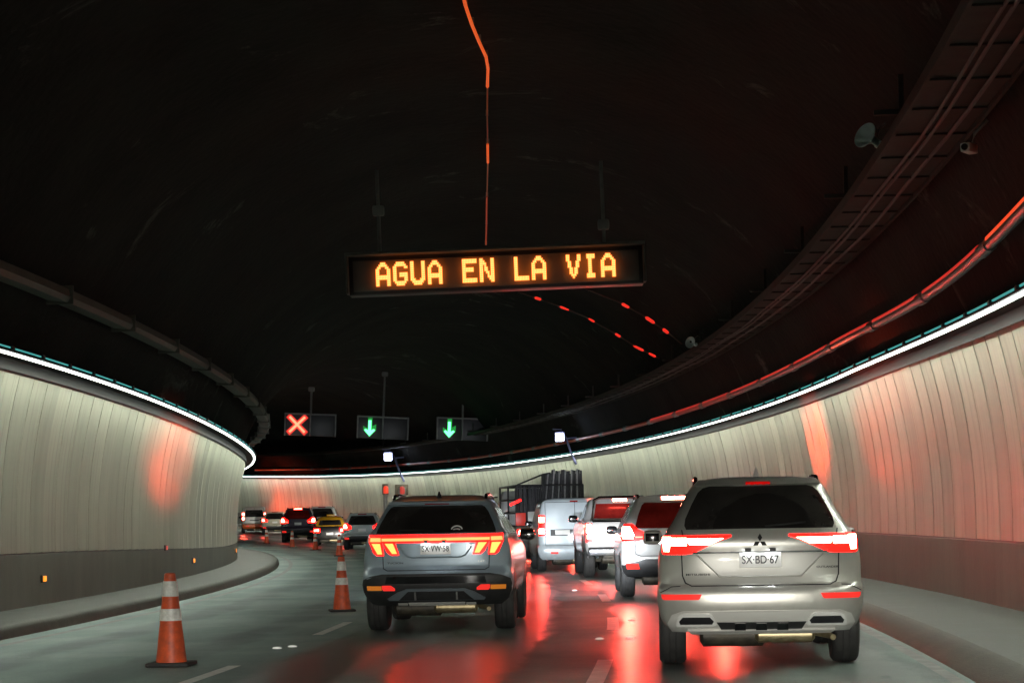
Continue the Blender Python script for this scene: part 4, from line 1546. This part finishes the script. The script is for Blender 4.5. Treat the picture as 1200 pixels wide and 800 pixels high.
# ---- white estate ahead of the silver car
def face(px, Y, k=.06):
    return -math.atan((px - 600) / 2400.0 + k) - heading(Y)
def white_suv(px, Y, label, col=(.62, .62, .60), lit=True, rz=0.0, hot=True, scale=1.0, roofz=1.73, name='suv', beams=0):
    t = thing(name, label, 'car', pix(px, Y), heading(Y) + rz)
    t.scale = (scale,) * 3
    P = paint('paint ' + label[:18], col, .1, .3)
    k = roofz / 1.73
    S = Shell([(z * k, w, yr, yf) for z, w, yr, yf in
               [(.36, .80, .18, 4.35), (.44, .87, .06, 4.5), (.58, .90, .01, 4.58), (.70, .905, .0, 4.6), (.76, .90, .05, 4.6), (.92, .90, .075, 4.55), (1.06, .885, .09, 4.1), (1.15, .86, .10, 3.5),
                (1.24, .82, .13, 3.25), (1.40, .75, .22, 2.95), (1.56, .68, .31, 2.6), (1.64, .64, .34, 2.4), (1.685, .58, .38, 2.2), (1.715, .47, .5, 2.0), (1.73, .33, .7, 1.8)]], dr=.33, n=3.4)
    S.build('body', P, t)
    S.patch('rear_window', [(1.17 * k, -.64, .64), (1.2 * k, -.66, .66), (1.4 * k, -.60, .60), (1.56 * k, -.535, .535), (1.60 * k, -.49, .49)], M['glassredglow'] if hot else M['glass'], t, off=.004)
    S.patch('spoiler', [(1.60 * k, -.57, .57), (1.67 * k, -.54, .54)], P, t, off=.05, deep=.08)
    S.patch('high_brake_light', [(1.63 * k, -.20, .20), (1.66 * k, -.20, .20)], (M['brakefar'] if Y > 80 else M['brakehot']) if hot else M['lensdim'], t, off=.06, deep=.02, cols=4)
    for s_ in (-1, 1):
        mm = lambda rows: [(z * k, *(sorted((s_ * a, s_ * b)))) for z, a, b in rows]
        o = S.patch('tail_light', mm([(.96, .62, .87), (1.0, .50, .885), (1.10, .50, .88), (1.16, .62, .865), (1.24, .70, .83)]), M['lens'] if lit else M['lensdim'], t, off=.012, deep=.02, step=.03, cols=8)
        if lit:
            S.patch('brake_lamp', mm([(1.0, .70, .85), (1.06, .68, .865), (1.19, .74, .85)]), M['brakefar'] if Y > 80 else M['brakehot'], o, off=.02, deep=.012, cols=4)
            if hot: S.patch('tail_lamp', mm([(1.015, .52, .66), (1.035, .52, .66)]), M['tail'], o, off=.02, deep=.012, cols=3)
        S.patch('reflector', mm([(.50, .60, .80), (.585, .62, .82)]), M['reflred'], t, off=.02, deep=.02, cols=4)
    plate(t, S, 0, .93 * k, 'HK·PL·24', .36, .13, text=False)
    S.line('tailgate_seam', [(-.67, .98 * k), (-.66, .74 * k), (-.58, .71 * k), (.58, .71 * k), (.66, .74 * k), (.67, .98 * k)], M['ink'], t, .007)
    S.patch('bumper', [(.365 * k, -.79, .79), (.44 * k, -.86, .86), (.56 * k, -.89, .89), (.63 * k, -.60, .60), (.66 * k, -.50, .50)], M['plastic'], t, off=.012, deep=.03)
    wheels(t, .775, (.90, 3.52), .355, .24)
    arches(t, S, (.90, 3.52), .355, M['plastic'])
    underbody(t, .82, .12, 4.1, .32, .355)
    sidewin(t, S, 1.18 * k, 1.56 * k, .7, 3.0, .18, 3)
    mirrors(t, .87, 2.75, 1.13 * k, M['gloss'])
    rails(t, .58, 1.70 * k, .6, 2.3)
    if beams: headlights(t, 4.55, .66, .78, beams)
    return t, S
white_suv(791, 34.2, 'white estate car with glaring brake lights, half hidden behind the silver car', hot=True, beams=800)

# ---- pickup
def pickup():
    Y = 45.5
    t = thing('pickup', 'silver pickup with glaring brake lights, between the pale van and the white estate', 'pickup', pix(734, Y), heading(Y))
    P = paint('pickup paint', (.42, .41, .40), .3, .3)
    S = Shell([(.50, .84, .10, 5.0), (.60, .90, .05, 5.1), (.80, .925, .03, 5.15), (1.0, .925, .03, 5.1), (1.1, .92, .03, 4.9), (1.22, .90, .04, 4.0), (1.27, .885, .06, 3.7)], dr=.10, n=5)
    S.build('body', P, t)
    C = Shell([(1.20, .85, 1.62, 3.9), (1.28, .84, 1.62, 3.75), (1.45, .78, 1.68, 3.45), (1.62, .73, 1.74, 3.15), (1.74, .68, 1.80, 2.95), (1.79, .60, 1.88, 2.8), (1.81, .45, 2.0, 2.6)], dr=.14, n=4)
    cab = C.build('cab', P, t)
    C.patch('rear_window', [(1.32, -.62, .62), (1.66, -.55, .55)], M['glassredglow'], cab, off=.006)
    C.patch('high_brake_light', [(1.715, -.16, .16), (1.765, -.16, .16)], M['brakehot'], t, off=.02, deep=.03, cols=4)
    S.patch('tailgate', [(.70, -.74, .74), (1.235, -.735, .735)], P, t, off=.012, deep=.03)
    S.patch('tailgate_lip', [(1.235, -.76, .76), (1.265, -.75, .75)], M['chrome'], t, off=.02, deep=.05)
    S.patch('tailgate_handle', [(1.02, -.12, .12), (1.10, -.12, .12)], M['plastic'], t, off=.02, deep=.02, cols=3)
    for s_ in (-1, 1):
        mm = lambda rows: [(z, *(sorted((s_ * a, s_ * b)))) for z, a, b in rows]
        o = S.patch('tail_light', mm([(.80, .765, .905), (1.22, .765, .895)]), M['lens'], t, off=.014, deep=.03, cols=4)
        S.patch('brake_lamp', mm([(1.02, .785, .885), (1.20, .785, .88)]), M['brakehot'], o, off=.022, deep=.02, cols=3)
        S.patch('brake_lamp', mm([(.88, .79, .87), (.97, .79, .87)]), M['brake'], o, off=.022, deep=.02, cols=3)
    bm = bmesh.new()
    box(bm, (0, -.02, .60), (1.72, .22, .20), bev=.05)
    mesh('bumper', bm, M['chrome'], t)
    plate(t, S, 0, .86, 'x', .36, .13, text=False)
    wheels(t, .79, (1.0, 4.1), .385, .25)
    arches(t, S, (1.0, 4.1), .44, M['plastic'])
    underbody(t, .84, .1, 4.8, .42, .385)
    mirrors(t, .88, 3.35, 1.32, M['gloss'], .22, .17)
    C_ = C
    sidewin(cab, C, 1.32, 1.66, 2.0, 3.5, .1, 2)
    headlights(t, 5.05, .68, .9, 700, color=(.85, .92, 1))
    # chrome sports bar
    bm = bmesh.new()
    tube(bm, [(-.68, 1.45, 1.26), (-.62, 1.42, 1.74), (-.5, 1.42, 1.80), (.5, 1.42, 1.80), (.62, 1.42, 1.74), (.68, 1.45, 1.26)], .035, 8)
    mesh('sports_bar', bm, M['chrome'], t)
    return t
pickup()

# ---- pale panel van
def panel_van(px, Y, label, col, lowcol=None, window=False, scale=1.0, roof=1.84, rz=0.0):
    t = thing('van', label, 'van', pix(px, Y), heading(Y) + rz)
    t.scale = (scale,) * 3
    P = paint('paint ' + label[:18], col, .1, .3)
    k = roof / 1.84
    S = Shell([(z * k, w, yr, yf) for z, w, yr, yf in
               [(.32, .80, .10, 4.2), (.38, .86, .03, 4.3), (.50, .90, .0, 4.35), (.60, .905, .0, 4.35), (.66, .90, .045, 4.35), (.9, .90, .055, 4.2), (1.1, .895, .065, 3.6), (1.3, .875, .08, 3.2),
                (1.5, .845, .10, 2.9), (1.68, .81, .13, 2.6), (1.76, .77, .16, 2.5), (1.81, .68, .22, 2.4), (1.84, .5, .4, 2.2)]], dr=.14, n=4)
    S.build('body', P, t)
    for s_ in (-1, 1):
        mm = lambda rows: [(z * k, *(sorted((s_ * a, s_ * b)))) for z, a, b in rows]
        o = S.patch('tail_light', mm([(.90, .735, .885), (1.42, .735, .868)]), M['lens'], t, off=.014, deep=.03, cols=4)
        S.patch('brake_lamp', mm([(1.24, .755, .86), (1.37, .755, .855)]), M['brake'], o, off=.022, deep=.02, cols=3)
        S.patch('brake_lamp', mm([(.95, .755, .87), (1.08, .755, .865)]), M['brake'], o, off=.022, deep=.02, cols=3)
    S.line('door_seam', [(.02, .64 * k), (.02, 1.76 * k)], M['ink'], t, .006)
    S.line('door_seam', [(-.72, 1.74 * k), (-.725, .66 * k), (.725, .66 * k), (.72, 1.74 * k), (-.72, 1.74 * k)], M['ink'], t, .006)
    if window:
        S.patch('rear_window', [(1.12 * k, -.66, .66), (1.16 * k, -.68, .68), (1.55 * k, -.64, .64), (1.60 * k, -.60, .60)], M['glass'], t, off=.006)
        S.patch('handle_bar', [(.86 * k, -.34, .34), (.92 * k, -.34, .34)], M['plastic'], t, off=.03, deep=.03, cols=6)
    else:
        S.patch('plate_panel', [(.90 * k, -.60, .10), (1.06 * k, -.60, .10)], M['plastic'], t, off=.012, deep=.02)
        plate(t, S, -.30, .985 * k, 'x', .37, .12, text=False, out=.03)
        S.patch('high_brake_light', [(1.74 * k, -.10, .10), (1.765 * k, -.10, .10)], M['lensdim'], t, off=.02, deep=.03, cols=4)
    if lowcol:
        S.patch('bumper', [(.33 * k, -.79, .79), (.38 * k, -.85, .85), (.62 * k, -.895, .895)], lowcol, t, off=.012, deep=.03)
    else:
        S.patch('bumper', [(.33 * k, -.79, .79), (.38 * k, -.85, .85), (.50 * k, -.89, .89), (.62 * k, -.895, .895)], P, t, off=.03, deep=.05)
    S.mpatch('reflector', [(.46 * k, .42, .60), (.50 * k, .42, .60)], M['reflred'], t, off=.045, deep=.03, cols=3)
    wheels(t, .78, (.95, 3.4), .32, .22)
    arches(t, S, (.95, 3.4), .32, M['plastic'])
    underbody(t, .82, .1, 4.0, .28, .32)
    mirrors(t, .88, 2.75, 1.2, M['gloss'])
    return t
panel_van(673, 51.2, 'pale blue white panel van without rear windows, ahead of the grey car', (.62, .70, .74))

# ---- flatbed lorry with a load of upright poles
def lorry():
    Y = 68.0
    t = thing('lorry', 'flatbed lorry carrying a rack of upright dark poles beyond the pale van', 'lorry', pix(645, Y), heading(Y))
    bm = bmesh.new()
    box(bm, (0, 2.6, .98), (2.36, 5.2, .16), bev=.02)
    mesh('flatbed', bm, M['dullbrown'], t)
    bm = bmesh.new()
    for sx in (-1, 1): box(bm, (sx * .42, 3.2, .78), (.10, 6.2, .2))
    box(bm, (0, -.02, .62), (2.2, .1, .14), bev=.02)
    mesh('chassis', bm, M['dark'], t)
    for sx in (-1, 1):
        bm = bmesh.new()
        box(bm, (sx * .86, -.02, .86), (.52, .07, .22), bev=.02)
        o = mesh('tail_light', bm, M['lens'], t)
        for dx in (-.13, .12):
            bm = bmesh.new()
            lathe(bm, [(.085, -.075), (.09, -.06), (.09, -.03)], 16, 'Y', (sx * .86 + dx, 0, .86))
            mesh('brake_lamp', bm, M['brake'], o)
        bm = bmesh.new()
        box(bm, (sx * 1.0, -.04, 1.30), (.34, .04, .42), bev=.02)
        mesh('marker_board', bm, M['lensboard'], t)
        bm = bmesh.new()
        box(bm, (sx * .95, .7, .45), (.5, .02, .42))
        mesh('mudguard', bm, M['plastic'], t)
    bm = bmesh.new()
    box(bm, (-.58, -.05, 1.32), (.36, .04, .46), bev=.02)
    mesh('sign_board', bm, M['plate'], t)
    bm = bmesh.new()
    box(bm, (-.5, -.06, 1.0), (.36, .02, .13))
    mesh('licence_plate', bm, M['plate'], t)
    r = random.Random(5)
    # posts of the rack and rails
    bm = bmesh.new()
    for yy in (.1, 2.4, 4.9):
        for sx in (-1, 1): tube(bm, [(sx * 1.12, yy, 1.05), (sx * 1.12, yy, 2.42)], .035, 6)
        tube(bm, [(-1.12, yy, 2.42), (1.12, yy, 2.42)], .03, 6)
    for zz in (1.5, 1.95, 2.42):
        for sx in (-1, 1): tube(bm, [(sx * 1.12, .1, zz), (sx * 1.12, 4.9, zz)], .03, 6)
    tube(bm, [(-1.08, .12, 2.44), (-.2, .14, 2.78), (.05, .15, 2.82)], .03, 6)
    tube(bm, [(-.24, .13, 2.40), (-.24, .13, 2.78)], .03, 6)
    mesh('rack', bm, M['rack'], t)
    # poles: low dark ones to one side, tall ones to the other
    for i in range(16):
        x = -1.08 + i * .058
        bm = bmesh.new()
        tube(bm, [(x + r.uniform(-.02, .02), .25 + r.uniform(0, .15), 1.07), (x + r.uniform(-.03, .03), .3 + r.uniform(0, .2), 2.38 + r.uniform(-.04, .04))], .03, 7)
        mesh('pole', bm, M['rack'], t)
    for i in range(19):
        x = -.16 + i * .07
        lean = .10 - .11 * (i / 18)
        bm = bmesh.new()
        top = 2.92 + r.uniform(-.05, .04) if i > 2 else 2.80
        tube(bm, [(x - lean * 1.2, .2 + r.uniform(0, .12), 1.07), (x + lean, .22 + r.uniform(0, .2), top)], .032, 7)
        mesh('pole', bm, M['steel'] if i % 3 == 1 else M['rack'], t)
    bm = bmesh.new()
    for i in range(16):
        tube(bm, [(-.2 + i * .085, .6, 1.07), (-.12 + i * .082, .65, 2.80)], .05, 6)
    for i in range(12):
        tube(bm, [(-1.06 + i * .075, .6, 1.07), (-1.06 + i * .075, .65, 2.32)], .045, 6)
    o = mesh('rear_poles', bm, M['rack'], t)
    struct(o, 'stuff')
    # cab
    C = Shell([(.55, 1.0, 5.4, 7.0), (1.0, 1.05, 5.35, 7.05), (1.6, 1.04, 5.35, 7.0), (2.1, .98, 5.4, 6.7), (2.3, .90, 5.5, 6.5)], dr=.15, n=5)
    C.build('cab', paint('lorry cab paint', (.5, .5, .48), .1, .35), t)
    bm = bmesh.new()
    for sx in (-1, 1):
        tube(bm, [(sx * 1.0, 6.8, 2.1), (sx * 1.42, 6.75, 2.1), (sx * 1.42, 6.75, 1.3)], .025, 6)
        box(bm, (sx * 1.44, 6.75, 1.72), (.22, .10, .46), bev=.03)
        box(bm, (sx * 1.44, 6.75, 1.36), (.20, .10, .2), bev=.03)
    mesh('wing_mirrors', bm, M['dark'], t)
    wheels(t, .92, (1.35, 5.9), .42, .26)
    wheels(t, .64, (1.35,), .42, .26)
    # red flag tied to the load
    bm = bmesh.new()
    box(bm, (-1.16, .0, 1.86), (.40, .03, .07), Matrix.Rotation(R(-24), 3, 'Y'))
    mesh('warning_flag', bm, M['lens'], t)
    return t
M['rack'] = grained('dark scaffold steel', (.035, .035, .04), (.075, .075, .08), 8, (.35, .6), metal=.5)
M['lensboard'] = simple('red marker board', (.6, .04, .025), .35, ecol=(1, .05, .03), emit=.22)
lorry()

# ---- cars in the far bend
white_suv(424, 93.0, 'white car with roof rails beyond the light bar car, amber lamp on its tailgate', (.52, .57, .57), True, face(424, 93), False, .98, 1.70, beams=2500)
def taxi():
    Y = 105.0
    t = thing('taxi', 'black taxi with a yellow roof behind the row of distant cones', 'taxi', pix(386, Y), heading(Y) + face(386, Y, .05))
    P = paint('taxi black paint', (.02, .018, .02), .1, .25)
    YL = paint('taxi yellow paint', (.75, .38, .02), .0, .3)
    S = Shell([(.32, .76, .10, 4.2), (.40, .82, .02, 4.35), (.60, .85, .0, 4.4), (.80, .85, .02, 4.4), (.95, .83, .08, 4.1), (1.00, .80, .2, 3.6)], dr=.3, n=3)
    S.build('body', P, t)
    C = Shell([(.97, .76, .45, 3.5), (1.1, .74, .55, 3.3), (1.3, .66, .75, 2.9), (1.42, .60, .9, 2.6), (1.48, .5, 1.0, 2.4), (1.51, .35, 1.2, 2.2)], dr=.2, n=4)
    cab = C.build('roof', YL, t)
    C.patch('rear_window', [(1.05, -.60, .60), (1.32, -.52, .52)], M['glass'], cab, off=.006)
    for s_ in (-1, 1):
        mm = lambda rows: [(z, *(sorted((s_ * a, s_ * b)))) for z, a, b in rows]
        o = S.patch('tail_light', mm([(.68, .50, .83), (.90, .50, .81)]), M['lens'], t, off=.012, deep=.02, cols=5)
        S.patch('brake_lamp', mm([(.74, .55, .66), (.86, .55, .66)]), M['brakefar'], o, off=.02, deep=.02, cols=3)
        S.patch('brake_lamp', mm([(.74, .70, .79), (.84, .70, .79)]), M['brakefar'], o, off=.02, deep=.02, cols=3)
    plate(t, S, 0, .62, 'x', .36, .13, text=False)
    bm = bmesh.new()
    box(bm, (0, 1.5, 1.56), (.42, .14, .12), bev=.03)
    mesh('roof_sign', bm, YL, t)
    wheels(t, .72, (.85, 3.4), .30, .2)
    underbody(t, .76, .1, 4.0, .28, .3)
    mirrors(t, .80, 2.9, 1.0, M['gloss'])
    return t
taxi()
o, _ = white_suv(349, 115.0, 'dark purple off-roader with brake lights on, left of the taxi', (.045, .03, .055), True, face(349, 115), True, 1.08, 1.80, beams=2500)
o.name = 'off_roader'
white_suv(377, 121.0, 'pale estate car with only its roof and window showing behind the taxi', (.62, .62, .60), False, face(377, 121), False, 1.06, 1.86)
white_suv(322, 134.0, 'cream hatchback between the white and orange van and the off-roader', (.60, .56, .42), True, face(322, 134, .0), False, .95, 1.58, 'hatchback')
panel_van(298, 138.0, 'white van with an orange lower band, farthest along the inner bend', (.62, .62, .56), simple('orange band', (.75, .16, .03), .4), True, .90, 2.0, face(298, 138, -.03))

# ---- headlights of the car that carries the viewer (the car itself lies wholly behind the frame edge)
for sx in (-1, 1):
    l = bpy.data.lights.new('headlight_beam', 'SPOT')
    l.energy = 1400 if sx > 0 else 5600
    l.spot_size = R(34)
    l.spot_blend = 1.0
    l.shadow_soft_size = .08
    l.color = (1, .96, .88)
    o = bpy.data.objects.new('headlight_beam', l)
    COL.objects.link(o)
    o.location = (.55 + sx * .65, 2.0, .70)
    o.rotation_euler = (R(85.6), 0, R(-4.0) if sx > 0 else R(.2))
    o.scale = (1.6, .5, 1)

# added red spotlights for the red wall patches, some with no car behind them
def wall_at(px, side, z):
    """point on a side wall seen at pixel column px"""
    best = None
    for k in range(400 if side > 0 else 125):
        Y = 20 + k * .4
        p = at(s_of_y(Y), (UR - .2) if side > 0 else (UL + .2), z)
        d = abs(600 + 2400 * p.x / p.y - px)
        if best is None or d < best[0]: best = (d, p)
    return best[1]
red_patch_spot(pix(750, 45.3, 1.74), wall_at(955, 1, 2.95), 30, 5200, 1.3)
red_patch_spot(pix(760, 45.2, 1.2), wall_at(1040, 1, 3.25), 17, 1700, 4.1)
red_patch_spot(pix(612, 67.4, 1.2), wall_at(208, -1, 2.85), 6.5, 6500, 2.2)
red_patch_spot(at(170, -3.5, 1.1), wall_at(332, 1, 2.4), 17, 11000, 3.7)
red_patch_spot(at(166, 1.2, 1.0), wall_at(425, 1, 1.2), 7, 2500, 5.5)
red_patch_spot(pix(697, 51.0, 1.7), wall_at(735, 1, 2.6), 40, 1600, 6.0)
